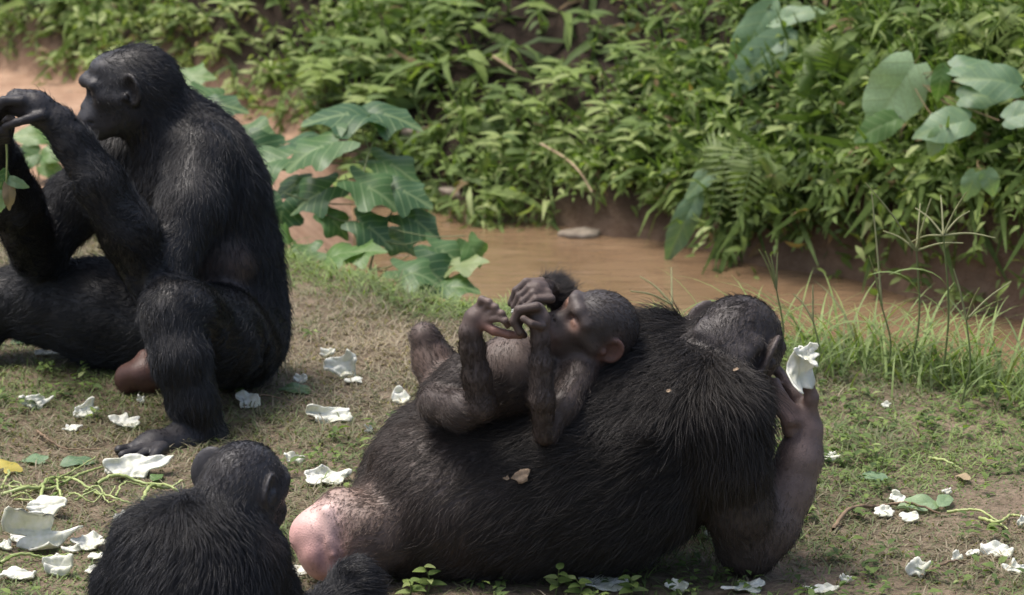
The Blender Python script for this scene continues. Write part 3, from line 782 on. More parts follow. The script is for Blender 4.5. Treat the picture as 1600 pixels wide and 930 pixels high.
def build_juvenile():
    B = Sculpt()
    fk = dict(col=(0.018, 0.017, 0.018), fur=0.034, dens=1.0, lift=0.28, comb=(-.05, -.1, -1))
    limb = dict(col=(0.020, 0.018, 0.019), fur=0.024, dens=0.9, lift=0.2)
    bare = dict(col=(0.032, 0.029, 0.031), fur=0.004, dens=0.0)
    B.chain(J([(345, 808, -2.60, .058), (312, 850, -2.61, .082), (302, 905, -2.62, .105), (308, 975, -2.62, .102)]), k=0.05, **fk)
    B.cone(at(240, 850, -2.60), at(262, 920, -2.62), .062, .08, k=0.05, **fk)
    B.ell(at(385, 855, -2.60), (.050, .05, .05), k=0.04, **dict(fk, col=(.13, .105, .095), dens=.16, fur=.014))
    B.cone(at(372, 870, -2.61), at(362, 950, -2.62), .062, .075, k=0.05, **fk)
    eyes, P = ape_head(B, at(384, 750, -2.55), (0.60, 0.78, -0.20), (0.16, 0.10, 1), 0.90, (0.042, 0.040, 0.043), (0.040, 0.038, 0.041), muzzle=0.7, fur=0.010, crown_dens=0.5, ear=1.45, ear_flare=0.8, ear_right=1.0, flare_right=0.3)
    B.cone(at(374, 782, -2.57), at(350, 828, -2.60), .050, .06, k=0.035, **dict(fk, fur=.02, dens=.7))
    # arms
    B.chain(J([(222, 855, -2.59, .052), (192, 915, -2.59, .046), (176, 985, -2.55, .036)]), k=0.03, **limb)
    B.chain(J([(176, 985, -2.55, .034), (230, 1010, -2.40, .028), (262, 985, -2.32, .02)]), k=0.02, **limb) if False else None
    B.chain(J([(176, 985, -2.55, .034), (190, 975, -2.42, .028), (214, 945, -2.32, .02)]), k=0.02, **limb) if False else None
    B.chain(J([(404, 868, -2.59, .048), (424, 925, -2.56, .042), (440, 985, -2.50, .034)]), k=0.03, **limb)
    # legs folded in front; one knee shows to the right
    B.chain(J([(360, 1000, -2.60, .070), (470, 990, -2.50, .052), (556, 925, -2.42, .042)]), k=0.03, **limb)
    B.chain(J([(556, 925, -2.42, .042), (566, 935, -2.36, .036), (572, 925, -2.30, .026)]), k=0.02, **limb)
    B.chain(J([(540, 900, -2.42, .018), (556, 897, -2.42, .02), (575, 908, -2.42, .018)]), k=0.03, **dict(limb, dens=.4))
    B.chain(J([(260, 985, -2.58, .075), (220, 950, -2.45, .055), (230, 905, -2.36, .044)]), k=0.03, **limb) if False else None
    return finish_ape(B, 'bonobo', 0.0042, skin_material('juvenile_ape_skin', 0.46, 0.5, 1.2), fur_material('juvenile_fur', (0.0105, 0.0108, 0.012), (0.042, 0.042, 0.048)), 80000, 9,
                      'young bonobo seen from behind, sitting beside the pink rump with its head turned', soft=0.009,
                      eyes=eyes, eye_r=0.008, fur_kw=dict(radius=0.00052, gravity=0.25, clump=0.3, cell=0.011))
_keep = {}
male = build_male()
female = build_female()
infant = build_infant()
juvenile = build_juvenile()
# ------------------------------------------------------------------ undergrowth on the far bank
rng = np.random.default_rng(42)
def bank_hit(px, py, t=8.3):
    o = np.array([0, CAM_Y, CAM_Z]); dr = unit(at(px, py, 0) - o)
    tt = np.arange(t, 22, .01); P = o + tt[:, None] * dr
    k = np.argmax(P[:, 2] < np.maximum(height(P[:, 0], P[:, 1]), WATER_Z))
    return P[k]
def bank_normal(x, y):
    e = .05
    return np.stack([-(height(x + e, y) - height(x - e, y)) / (2 * e), -(height(x, y + e) - height(x, y - e)) / (2 * e), np.ones(len(x))], 1)
def cover(x, y):
    """how thickly the bank is overgrown: thin where soil shows"""
    df = y - far_edge(x)
    c = .85 + .42 * fnoise(x, y, 5.5, 41) + .25 * fnoise(x, y, 13, 42)
    c = c - .60 * np.exp(-((x - .12) / .30) ** 2 - ((df - .60) / .32) ** 2)        # scar of bare earth
    c = c + .5 * sstep(.55, 1.0, x)
    return np.clip(c, .05, 1)
SPECIES = [leaf_template(3, .12, .3, 1.1, .75, .6), leaf_template(3, .17, .25, .9, .8, .65), leaf_template(3, .06, .3, 1.4, .7, .5)]
parts, stems = [], []
def sprigs(n, xr, dr, dens_fn, leaf_l, stem_l, nleaf=(5, 9), hang=None, species=None):
    x = rng.uniform(*xr, n); df = rng.uniform(*dr, n); y = far_edge(x) + df
    k = rng.random(n) < dens_fn(x, y); x, y = x[k], y[k]; m = len(x)
    base = np.stack([x, y, height(x, y) - .01], 1)
    nrm = bank_normal(x, y)
    d = nrm / np.linalg.norm(nrm, axis=1, keepdims=True) * .55 + np.array([0, -.15, .55]) + rng.normal(size=(m, 3)) * .38
    if hang is not None: d = np.array(hang) + rng.normal(size=(m, 3)) * .3
    d /= np.linalg.norm(d, axis=1, keepdims=True)
    sl = stem_l * rng.uniform(.5, 1.4, m)
    sp = np.clip((fnoise(x, y, 4, 43) * 1.3 + 1.2 + rng.normal(size=m) * .5).astype(int), 0, 2)
    if species is not None: sp[:] = species
    tone0 = np.clip(.55 + .28 * fnoise(x, y, 3.3, 44) + .18 * rng.normal(size=m), .12, .97)
    pale = rng.random(m) < .07
    for q in range(nleaf[1]):
        on = rng.random(m) < (1.0 if q < nleaf[0] else .5)
        t = (q + 1) / nleaf[1]
        for s_i, T in enumerate(SPECIES):
            w = on & (sp == s_i); mm = w.sum()
            if not mm: continue
            a = rng.uniform(0, 6.283, mm)
            side = np.stack([np.cos(a), np.sin(a), rng.uniform(-.7, .6, mm)], 1)
            dl = d[w] * .35 + side
            bend = np.zeros((mm, 3)); bend[:, 2] = -.12 * t * t
            p = base[w] + d[w] * (sl[w] * t)[:, None] + bend * sl[w][:, None]
            nn = np.array([0, -.3, 1.0]) + rng.normal(size=(mm, 3)) * .55
            L = leaf_l * rng.uniform(.55, 1.35, mm) * (1 - .3 * t)
            tone = np.clip(tone0[w] + .12 * rng.normal(size=mm) + .10 * t, .11, 1)
            tone[rng.random(mm) < .04] = .02
            parts.append(scatter(T, p, dl, nn, L, tone))
    Tst = leaf_template(3, .02, 0, .25, .2, .5)
    stems.append(scatter(Tst, base, d, np.tile([0, -1., .2], (m, 1)), sl, np.full(m, .4), width=np.full(m, 1.0)))
vis = lambda x, y: cover(x, y)
sprigs(7000, (-2.3, 1.75), (.05, 1.9), lambda x, y: vis(x, y) * ((y - far_edge(x) > .2) | (x < .12) | (x > .62)), .058, .12)
sprigs(900, (.45, 1.75), (.12, .5), lambda x, y: 1 + 0 * x, .08, .18)
sprigs(2600, (-7, 6), (.05, 4.5), lambda x, y: .75 * ((x < -2.2) | (x > 1.7) | (y - far_edge(x) > 1.8)), .10, .20, (4, 6))
sprigs(420, (.6, 1.9), (.14, .30), lambda x, y: 1 + 0 * x, .075, .30, hang=(0, -1, -.12))
sprigs(240, (-1.9, .12), (.05, .2), lambda x, y: 1 + 0 * x, .06, .14, hang=(0, -.8, -.2))
sprigs(520, (-2.2, 1.75), (.06, 1.8), lambda x, y: (fnoise(x, y, 4, 47) > .1) * 1.0, .15, .08, (5, 8), species=2)
sprigs(200, (.10, .64), (.15, .27), lambda x, y: 1 + 0 * x, .06, .15, hang=(0, -1, .02))
sprigs(1700, (1.7, 3.3), (.06, 1.5), lambda x, y: 1 + 0 * x, .085, .17, (4, 7))
sprigs(160, (1.8, 3.3), (.14, .30), lambda x, y: 1 + 0 * x, .085, .30, (4, 7), hang=(0, -1, -.12))
sprigs(1100, (-3.8, -2.2), (.05, 1.5), lambda x, y: 1 + 0 * x, .085, .17, (4, 7))
# other kinds mixed in: coarse broad leaves, tiny creeping leaves, long arching blades
sprigs(420, (-2.3, 1.75), (.15, 1.8), lambda x, y: (fnoise(x, y, 3, 61) > 0) * 1.0, .11, .16, (4, 6), species=1)
sprigs(1500, (-2.3, 1.75), (.03, 1.8), lambda x, y: (fnoise(x, y, 4.5, 62) > .1) * 1.0, .030, .09, (7, 11), species=1)
sprigs(360, (-2.3, 1.75), (.1, 1.8), lambda x, y: (fnoise(x, y, 3.6, 63) > -.2) * 1.0, .24, .06, (4, 6), species=2)
V, F, T = join(parts + stems)
tag(link('undergrowth', mesh_np('undergrowth', V, F, LEAFY, True, dict(tone=T))), 'dense mass of small green leaves covering the far bank', 'undergrowth', kind='stuff')
# withered stalks and litter hanging on the bank
def tube(path, r0, r1, sides=6):
    path = np.asarray(path, float); n = len(path)
    V, F = [], []
    for i in range(n):
        t = unit(path[min(i + 1, n - 1)] - path[max(i - 1, 0)])
        a = unit(np.cross(t, (0.31, .2, .93) if abs(t[2]) < .9 else (1, 0, 0))); b_ = np.cross(t, a)
        r = r0 + (r1 - r0) * i / (n - 1)
        for k in range(sides):
            q = 2 * math.pi * k / sides
            V.append(path[i] + r * (math.cos(q) * a + math.sin(q) * b_))
    for i in range(n - 1):
        for k in range(sides):
            F.append((i * sides + k, i * sides + (k + 1) % sides, (i + 1) * sides + (k + 1) % sides, (i + 1) * sides + k))
    return np.array(V), np.array(F)
def curve_pts(pts, n=14):
    """smooth curve through points (Catmull-Rom)"""
    P = np.array([2 * np.array(pts[0]) - np.array(pts[1])] + [np.array(p) for p in pts] + [2 * np.array(pts[-1]) - np.array(pts[-2])])
    out = []
    m = len(pts) - 1
    for s in np.linspace(0, m - 1e-6, n):
        i = int(s); t = s - i; p0, p1, p2, p3 = P[i:i + 4]
        out.append(.5 * (2 * p1 + (p2 - p0) * t + (2 * p0 - 5 * p1 + 4 * p2 - p3) * t * t + (3 * p1 - p0 - 3 * p2 + p3) * t ** 3))
    return np.array(out)
def empty(name, loc, label, cat, group=None):
    e = link(name, None, None, tuple(loc)); e.empty_display_size = .05
    return tag(e, label, cat, group)
def put(name, V, F, mat, parent, attrs=None):
    """mesh in world coordinates under a parent that stands at its own base"""
    me = mesh_np(name, np.asarray(V) - np.array(parent.location), F, mat, True, attrs)
    return link(name, me, parent)

# ---- broad leaves with veins: heart-shaped or lobed outline
def broad_leaf(kind='heart', seed=0, n=18, cup=.16, wave=.05, droop=.35):
    r = random.Random(seed)
    ph = [r.uniform(0, 6.28) for _ in range(4)]
    V, F, vein, lx, ly = [], [], [], [], []
    R_ = 6; A = 36
    for i in range(R_ + 1):
        f = i / R_
        for k in range(A):
            th = 2 * math.pi * k / A                      # 0 points to the tip
            c, s = math.cos(th), math.sin(th)
            if kind == 'heart':
                rad = .50 * (1 + .16 * c + .06 * math.cos(2 * th)) * (1 - .36 * math.exp(-((abs(th - math.pi)) / .32) ** 2))
                rad += .20 * math.exp(-((min(th, 2 * math.pi - th)) / .24) ** 2)
                sx, sy = 1.0, .78
            elif kind == 'oval':
                rad = .5 * (1 + .05 * c) + .12 * math.exp(-((min(th, 2 * math.pi - th)) / .25) ** 2); sx, sy = 1.08, .60
            else:                                          # lobed: five rounded lobes
                rad = .47 * (1 + .20 * math.cos(5 * th) + .05 * math.cos(10 * th) + .08 * c) * (1 - .45 * math.exp(-((abs(th - math.pi)) / .2) ** 2)); sx, sy = 1.0, .98
            rad *= 1 + .025 * math.sin(9 * th + ph[0]) + .02 * math.sin(15 * th + ph[1])
            x, y = sx * rad * f * c, sy * rad * f * s
            z = cup * abs(y) - droop * (x + .1) ** 2 - .45 * y * y + wave * abs(y) * 2.2 * math.sin(9 * x + ph[2] + (1.2 if y > 0 else 0)) + .3 * wave * math.sin(7 * x + 5 * y + ph[3])
            V.append((x + .42, y, z))
            lx.append(x); ly.append(abs(y))
            vein.append(max(0, 1 - abs(y) * 26) * .7 if c > -.2 else 0)
    for i in range(R_):
        for k in range(A):
            F.append((i * A + k, i * A + (k + 1) % A, (i + 1) * A + (k + 1) % A, (i + 1) * A + k))
    return np.array(V), np.array(F), dict(vein=np.array(vein), lx=np.array(lx), ly=np.array(ly))
BROAD = leaf_material('broad_leaf', [(0, (.045, .10, .045)), (.35, (.065, .145, .05)), (.7, (.13, .235, .07)), (1, (.30, .36, .17))], .38, .4, vein=1, spec=.5)
PALE = leaf_material('pale_leaf', [(0, (.12, .21, .12)), (.5, (.22, .34, .19)), (1, (.38, .52, .30))], .42, .4, vein=1, spec=.5)
STEM = NB('green_stem').set(color=(.11, .14, .045), rough=.5).m
STEMB = NB('brown_stem').set(color=(.16, .11, .05), rough=.6).m
_ver = {}
def leaf_mesh(kind, v, mat):
    key = (kind, v, mat.name)
    if key not in _ver:
        V, F, ve = broad_leaf(kind, v)
        _ver[key] = mesh_np('leaf', V, F, mat, True, dict(ve, tone=np.full(len(V), [.2, .45, .7, .95][v % 4], float)))
    return _ver[key]
def place_leaf(parent, me, pos, d, n, size, aspect=1.0):
    M = frames(np.array([d], float), np.array([n], float))[0]
    o = link('leaf', me, parent)
    m = Matrix(((M[0][0], M[1][0], M[2][0]), (M[0][1], M[1][1], M[2][1]), (M[0][2], M[1][2], M[2][2])))
    o.matrix_local = Matrix.Translation(Vector(tuple(np.asarray(pos) - np.array(parent.location)))) @ m.to_4x4() @ Matrix.Diagonal((size, size * aspect, size, 1))
    return o
def broad_plant(name, label, cat, root, leaves, mat, kind, stem_mat=STEM, r=.005, group=None, thin=.45, off=None, aspect=1.0):
    """leaves: (px, py, Y, heading in the picture in degrees (0 right, 90 up), tilt towards camera, size px, tone version)"""
    e = empty(name, root, label, cat, group)
    root = np.asarray(root, float)
    mains = []
    for i, (px, py, Y, ang, tilt, sz, v) in enumerate(leaves):
        if off: Y = bank_hit(px, py)[1] - off
        c = at(px, py, Y); s = sz / scale_at(Y, c[2])
        a = R(ang)
        d = unit(np.array([math.cos(a), -.25 * math.cos(R(tilt)), math.sin(a)]))
        n = np.array([-.3 * math.cos(a), -math.sin(R(tilt)), math.cos(R(tilt)) + .2])
        M = frames(np.array([d]), np.array([n], float))[0]
        pos = c - M[0] * .42 * s
        place_leaf(e, leaf_mesh(kind, v + 4 * (i % 3), mat), pos, d, n, s, aspect)
        if i % 7 == 0:
            mid = root * .5 + pos * .5 + np.array([.03 * (i % 3 - 1), .01, .05])
            P = curve_pts([root, mid, pos], 14); r0, r1 = r, r * .6
            mains.append(P)
        else:
            A = np.concatenate([m[3:11] for m in mains])
            q = A[np.argmin(np.linalg.norm(A - (pos - np.array([0, 0, .05])), axis=1))]
            P = curve_pts([q, q * .45 + pos * .55 + np.array([0, 0, -.012]), pos], 8); r0, r1 = r * .55, r * thin
        tv, tf = tube(P, r0, r1, 5)
        put('stem', tv, tf, stem_mat, e)
    return e
rt = at(560, 452, .36); rt[2] = height(rt[0:1], rt[1:2])[0]
broad_plant('broadleaf_shrub', 'leafy shrub with wide lobed dark green leaves behind the seated ape', 'shrub', rt, [
(545, 180, 0.75, 175, 8, 125, 0), (505, 228, 0.62, 200, 14, 114, 1), (470, 222, 0.8, 10, 10, 84, 0), (610, 258, 0.7, -20, 11, 99, 1), (575, 292, 0.55, -25, 21, 96, 1),
    (500, 300, 0.6, 205, 22, 91, 0), (462, 290, 0.72, 200, 15, 73, 0), (648, 345, 0.58, -28, 17, 91, 0), (612, 372, 0.66, -20, 15, 76, 1), (440, 330, 0.6, 260, 26, 68, 0),
    (690, 392, 0.5, -25, 15, 84, 1), (560, 395, 0.42, 20, 22, 73, 2), (520, 402, 0.42, 30, 18, 84, 2), (640, 425, 0.36, -10, 22, 84, 1), (545, 438, 0.34, 185, 21, 68, 2),
    (722, 412, 0.44, 20, 18, 68, 3), (705, 448, 0.38, 5, 22, 76, 1), (655, 452, 0.36, 190, 22, 76, 1), (738, 388, 0.48, -60, 22, 53, 2), (480, 395, 0.46, 190, 22, 68, 1),
    (520, 345, 0.55, -40, 22, 61, 1), (450, 370, 0.5, 120, 21, 53, 2), (600, 180, 0.78, -5, 15, 100, 0), (430, 250, 0.7, 190, 20, 90, 1), (630, 300, 0.6, -15, 25, 85, 0),
    (575, 355, 0.5, -30, 30, 80, 0), (668, 420, 0.42, -35, 35, 85, 0)], BROAD, 'lobed', r=.0035, thin=.4)
rt = at(330, 260, 1.2); rt[2] = height(rt[0:1], rt[1:2])[0]
broad_plant('broadleaf_seedling', 'low broad-leaved seedling showing past the seated ape\'s nape', 'plant', rt, [
    (320, 150, 1.2, 170, 30, 75, 1), (345, 165, 1.1, 0, 30, 70, 0), (300, 120, 1.5, 10, 40, 60, 2), (390, 215, 1.0, 5, 40, 90, 1), (410, 235, .95, -30, 50, 80, 0)], BROAD, 'lobed', r=.004)
rt = at(60, 262, 1.9); rt[2] = height(rt[0:1], rt[1:2])[0]
broad_plant('broadleaf_seedling', 'bright green seedling on the sand beyond the seated ape\'s wrists', 'plant', rt, [
    (62, 212, 1.9, 170, 40, 60, 2), (80, 240, 1.8, 20, 50, 50, 2), (45, 245, 1.85, 200, 55, 60, 1), (75, 262, 1.8, -20, 50, 45, 2)], BROAD, 'heart', r=.003)
rt = bank_hit(1385, 270)
broad_plant('heart_leaf_vine', 'vine with big pale heart-shaped leaves, one bright and upright', 'vine', rt, [
    (1408, 130, 1.45, 235, 58, 126, 3), (1570, 128, 1.45, 165, 55, 90, 0), (1492, 192, 1.45, 190, 55, 82, 1), (1520, 150, 1.5, 10, 45, 70, 0), (1510, 105, 1.55, 0, 30, 80, 0),
    (1590, 180, 1.4, 20, 50, 70, 0), (1465, 215, 1.42, 250, 70, 42, 6)], PALE, 'heart', STEMB, r=.003, off=.34)
rt = bank_hit(1440, 225)
broad_plant('yellow_leaf_vine', 'two small yellow-green leaves next to the bright heart-shaped leaf', 'vine', rt, [
    (1470, 125, 1.46, 262, 75, 52, 2), (1378, 196, 1.44, 205, 65, 74, 2)], BROAD, 'oval', STEMB, r=.0025, off=.36)
rt = bank_hit(1185, 150)
broad_plant('large_leaf_sapling', 'sapling with three large drooping blue-green leaves on the upper bank', 'sapling', rt, [
    (1180, 50, 1.75, 240, 60, 120, 1), (1192, 88, 1.7, 222, 55, 130, 0), (1235, 25, 1.8, 20, 45, 80, 1)], PALE, 'oval', STEM, r=.004, off=.22, aspect=.8)
rt = bank_hit(1150, 330)
broad_plant('drooping_leaf_plant', 'two long blue-green leaves hanging beside the fern over the water', 'plant', rt, [
    (1070, 345, 1.5, 245, 60, 110, 0), (1120, 262, 1.5, 215, 40, 100, 1)], PALE, 'oval', STEM, r=.0035, off=.22, aspect=.62)
rt = bank_hit(1570, 300)
broad_plant('pale_leaf_vine', 'small vine with two round pale leaves over the dark undercut', 'vine', rt, [
    (1520, 282, 1.15, 250, 70, 46, 1), (1545, 278, 1.15, 290, 70, 42, 1)], PALE, 'heart', STEMB, r=.0025, off=.36)

# ---- ferns: fronds with paired leaflets, each frond a part
FERN = leaf_material('fern_leaf', [(0, (.07, .12, .035)), (.5, (.13, .20, .055)), (1, (.22, .28, .09))], .5, .4)
def fern(label, root, fronds, name='fern'):
    e = empty(name, root, label, 'fern', None)
    Tl = leaf_template(4, .075, .2, .35, .5, .35)
    for (tx, ty, Y, mx, my, size, tone) in fronds:
        tip = at(tx, ty, bank_hit(tx, ty)[1] - .30); mid = at(mx, my, bank_hit(mx, my)[1] - .30)
        P = curve_pts([np.asarray(root, float), mid, tip], 26)
        n = len(P)
        t = np.gradient(P, axis=0)
        side = np.cross(t, np.tile([0, -.8, .6], (n, 1))); side /= np.linalg.norm(side, axis=1, keepdims=True)
        prof = np.sin(np.pi * np.clip((np.linspace(0, 1, n) - .18) / .84, 0, 1) ** .6) * size
        sel = prof > .006
        parts = []
        for sg in (-1, 1):
            d = side * sg + t / np.linalg.norm(t, axis=1, keepdims=True) * .35
            nn = np.cross(side, t); nn *= np.sign(nn[:, 2:3] + 1e-6)
            parts.append(scatter(Tl, P[sel], d[sel], nn[sel], prof[sel], np.clip(np.random.default_rng(int(tx)).normal(tone, .08, sel.sum()), 0, 1)))
        tv, tf = tube(P, .004, .0012, 5)
        parts.append((tv, tf, np.full(len(tv), .3)))
        V, F, T = join(parts)
        put('frond', V, F, FERN, e, dict(tone=T))
    return e
rt = bank_hit(1190, 345)
fern('fern with arching fronds hanging over the water\'s edge', rt, [(1118, 352, 1.35, 1152, 232, .10, .8), (1150, 356, 1.33, 1180, 250, .10, .75), (1085, 262, 1.45, 1130, 240, .09, .7), (1225, 262, 1.5, 1205, 280, .08, .7), (1165, 195, 1.5, 1178, 270, .09, .8)])
rt = bank_hit(1300, 170)
fern('fern growing high on the bank between the large leaves', rt, [(1255, 70, 1.95, 1280, 90, .08, .5), (1330, 62, 1.95, 1310, 95, .08, .55), (1370, 95, 1.9, 1335, 110, .08, .5), (1240, 120, 1.85, 1270, 120, .075, .45), (1290, 45, 2.0, 1292, 100, .08, .6)])
rt = bank_hit(1515, 95)
fern('pale yellowish fern tip above the heart-shaped leaves', rt, [(1530, 35, 1.85, 1510, 60, .05, .95), (1590, 10, 1.85, 1560, 40, .06, .95), (1470, 30, 1.9, 1495, 60, .06, .7)])

# ---- leafy sprigs one can pick out on the bank: each a plant with its stem and leaves
sp_mesh = []
for i, (w, tn) in enumerate(((.16, .55), (.20, .75), (.14, .9), (.19, .42))):
    V, F = leaf_template(6, w, .3, .8, .75, .6)
    sp_mesh.append(mesh_np('leaf', V, F, LEAFY, True, dict(tone=np.full(len(V), tn))))
def sprig(px, py, d_out, lean, L, nl, which, label, group):
    p = on_ground(px, py, 0)
    # walk along the view ray until it meets the bank
    o = np.array([0, CAM_Y, CAM_Z]); dr = unit(p - o); t = 8.5
    while t < 20 and (o + dr * t)[2] > height(np.array([(o + dr * t)[0]]), np.array([(o + dr * t)[1]]))[0] + .02: t += .02
    q = o + dr * t
    base = q.copy(); base[2] = height(q[0:1], q[1:2])[0]
    e = empty('leafy_sprig', base, label, 'plant', group)
    tip = base + np.array([lean, -d_out, L * .75])
    P = curve_pts([base, base * .5 + tip * .5 + np.array([0, 0, .04]), tip - np.array([0, .02, .01])], 10)
    tv, tf = tube(P, .003, .0015, 5)
    put('stem', tv, tf, STEM, e)
    for k in range(nl):
        s = P[2 + int(k * 7 / max(nl - 1, 1))]
        a = k * 2.4 + px
        d = np.array([math.cos(a), -.35 + .5 * math.sin(a), .25 + .2 * math.sin(a * 3)])
        place_leaf(e, sp_mesh[(which + (k % 5 == 0)) % 4], s, d, (0.1, -.35, 1), .085 * (1.1 - .04 * k), 1.0)
    return e
r_ = random.Random(5)
SPL = ['mid green leafy sprig with lance-shaped leaves rising out of the bank\'s undergrowth', 'fresh light green leafy sprig with broader leaves on the overgrown bank',
       'pale yellowish leafy sprig with narrow leaves among the bank\'s undergrowth', 'dark green leafy sprig with wide leaves on the overgrown bank']
for i in range(46):
    px, py = r_.uniform(60, 1590), r_.uniform(20, 330)
    if px < 420: py = r_.uniform(15, 90)
    _w = r_.randrange(4)
    sprig(px, py, r_.uniform(.05, .14), r_.uniform(-.1, .1), r_.uniform(.12, .2), r_.choice((6, 7, 8)), _w,
          SPL[_w], SPL[_w].split(' with')[0] + 's on the bank')
# ---- tall grass with finger-like seed heads on the near bank
SEED = leaf_material('seed_head', [(0, (.26, .27, .13)), (1, (.36, .36, .2))], .6, .3)
def finger_grass(base_px, top, fingers, label, group=None, Y=None):
    bx, by = base_px
    g = on_ground(bx, by, 0); Y = g[1]
    g[2] = height(g[0:1], g[1:2])[0]
    e = empty('finger_grass', g, label, 'grass', group)
    tp = at(top[0], top[1], Y + .03)
    P = curve_pts([g, g * .5 + tp * .5 + np.array([.015, 0, .0]), tp], 10)
    tv, tf = tube(P, .0030, .0018, 5); put('stalk', tv, tf, STEM, e)
    for (fx, fy) in fingers:
        fp = at(fx, fy, Y + random.Random(int(fx)).uniform(-.05, .1))
        Pm = curve_pts([tp, tp * .5 + fp * .5 + np.array([0, 0, .008]), fp], 8)
        tv, tf = tube(Pm, .0028, .0014, 5); put('spike', tv, tf, SEED, e, dict(tone=np.full(len(tv), .7)))
    for k in range(3):
        a = k * 2.2 + bx
        s = P[2 + 2 * k]
        T = leaf_template(6, .028, .25, 1.5, .4, .4)
        V, F, T_ = scatter(T, np.array([s]), np.array([[math.cos(a), .3 * math.sin(a), .9]]), np.array([[-math.cos(a), 0, .5]]), np.array([.16]), np.array([.85]))
        put('blade', V, F, GRASS, e, dict(tone=T_))
    return e
finger_grass((1420, 600), (1432, 392), [(1352, 285), (1380, 361), (1438, 318), (1455, 310), (1505, 380), (1440, 360)], 'tall finger grass whose dense seed spikes spread widest')
finger_grass((1470, 610), (1474, 368), [(1470, 305), (1510, 300), (1515, 330), (1555, 372), (1420, 380), (1430, 325)], 'tall finger grass with one long seed spike drooping far to the side')
finger_grass((1215, 590), (1213, 452), [(1186, 390), (1196, 393), (1204, 398), (1215, 395)], 'finger grass with a tight bundle of upright spikes behind the lying ape')
finger_grass((1050, 560), (1050, 476), [(1049, 418), (1000, 432), (985, 455)], 'thin grass stalk showing above the lying ape\'s shoulder')
finger_grass((1385, 590), (1378, 480), [(1362, 300), (1358, 400)], 'single tall bare grass stalk with a bent tip at the water')
finger_grass((1270, 600), (1270, 500), [(1270, 445), (1240, 460)], 'short grass stalk with a small straight spike')
finger_grass((1500, 640), (1510, 500), [(1580, 440), (1530, 450), (1490, 420)], 'grass stalk leaning out over the stream with three spikes')
# ---- withered canes lying on the bank
CANE = NB('dry_cane'); n = CANE.noise(CANE.coord(), 30, 4, .6); CANE.set(color=CANE.ramp(n, [(.3, (.26, .18, .10)), (.7, (.46, .34, .21))]), rough=.7); CANE = CANE.m
for label, pts, r in (('tan broken cane slanting down the bank above the stream', [(1016, 148), (1035, 178), (1052, 212)], .006),
                      ('short orange-brown cane stub on the bare patch of the bank', [(770, 88), (788, 100), (806, 112)], .005),
                      ('thin grey cane arching across the undergrowth above the dark stone', [(845, 225), (880, 245), (905, 268), (925, 300)], .004)):
    P = curve_pts([at(x, y, bank_hit(x, y)[1] - .13) for x, y in pts], 12); o0 = P[0].copy()
    tv, tf = tube(P - o0, r, r * .6, 6)
    tag(link('dry_cane', mesh_np('dry_cane', tv, tf, CANE), None, tuple(o0)), label, 'cane')
# ---- seedlings in front of the lying ape
for i, (px, py, hh) in enumerate(((668, 930, .055), (640, 936, .035), (868, 932, .05), (905, 936, .04), (985, 934, .04))):
    g = on_ground(px, py, 0); g[2] = height(g[0:1], g[1:2])[0]
    e = empty('seedling', g, 'low leafy seedling in the grass along the lying ape\'s belly', 'plant', 'seedlings along the lying ape')
    P = curve_pts([g, g + np.array([.004, 0, hh * .5]), g + np.array([.006 * (i % 3 - 1), -.004, hh])], 7)
    tv, tf = tube(P, .0018, .001, 5); put('stem', tv, tf, STEM, e)
    for k in range(6):
        a = k * 2.4 + i
        place_leaf(e, sp_mesh[(i + k) % 3], P[2 + int(k * .8)], (math.cos(a), math.sin(a) * .6 - .2, .35), (0, -.4, 1), .030 * (1.15 - .06 * k), 1.5)
# ---- stones at the foot of the bank
def stone(px, py, w, h, seed, label):
    p = on_ground(px, py, 0); o = np.array([0, CAM_Y, CAM_Z]); dr = unit(p - o); t = 8.5
    while t < 20 and (o + dr * t)[2] > max(height(np.array([(o + dr * t)[0]]), np.array([(o + dr * t)[1]]))[0], WATER_Z): t += .01
    q = o + dr * t
    import bmesh
    bm = bmesh.new(); bmesh.ops.create_icosphere(bm, subdivisions=3, radius=1)
    s = scale_at(q[1], q[2]); rr = np.random.default_rng(seed)
    P = np.array([v.co[:] for v in bm.verts]); P = P * (1 + .28 * wave_noise(P, 2.4, seed)[:, :1] + .11 * wave_noise(P, 6, seed + 1)[:, :1])
    P[:, 2] = np.clip(P[:, 2], -.7, .72 + .1 * P[:, 0])
    P = P * np.array([w / s / 2, w / s / 2 * .8, h / s / 2])
    for v, c in zip(bm.verts, P): v.co = c
    me = bpy.data.meshes.new('stone'); bm.to_mesh(me); bm.free()
    for p_ in me.polygons: p_.use_smooth = True
    me.materials.append(STONE)
    tag(link('stone', me, None, tuple(q + np.array([0, -.02, -.004]))), label, 'stone')
b = NB('stone'); n = b.noise(b.coord(), 30, 6, .65); b.set(color=b.ramp(n, [(.3, (.11, .085, .06)), (.7, (.32, .27, .21))]), rough=.85); b.bump(n, .5, .01); STONE = b.m
stone(652, 208, 44, 34, 1, 'pale flat-topped stone on the bank right of the broad-leaved shrub')
stone(712, 298, 50, 26, 2, 'pale rounded stone at the foot of the bank above the stream')
stone(905, 366, 60, 30, 3, 'dark low stone at the waterline under the bank')
stone(820, 260, 30, 24, 4, 'small pale stone half hidden in the bank\'s undergrowth')
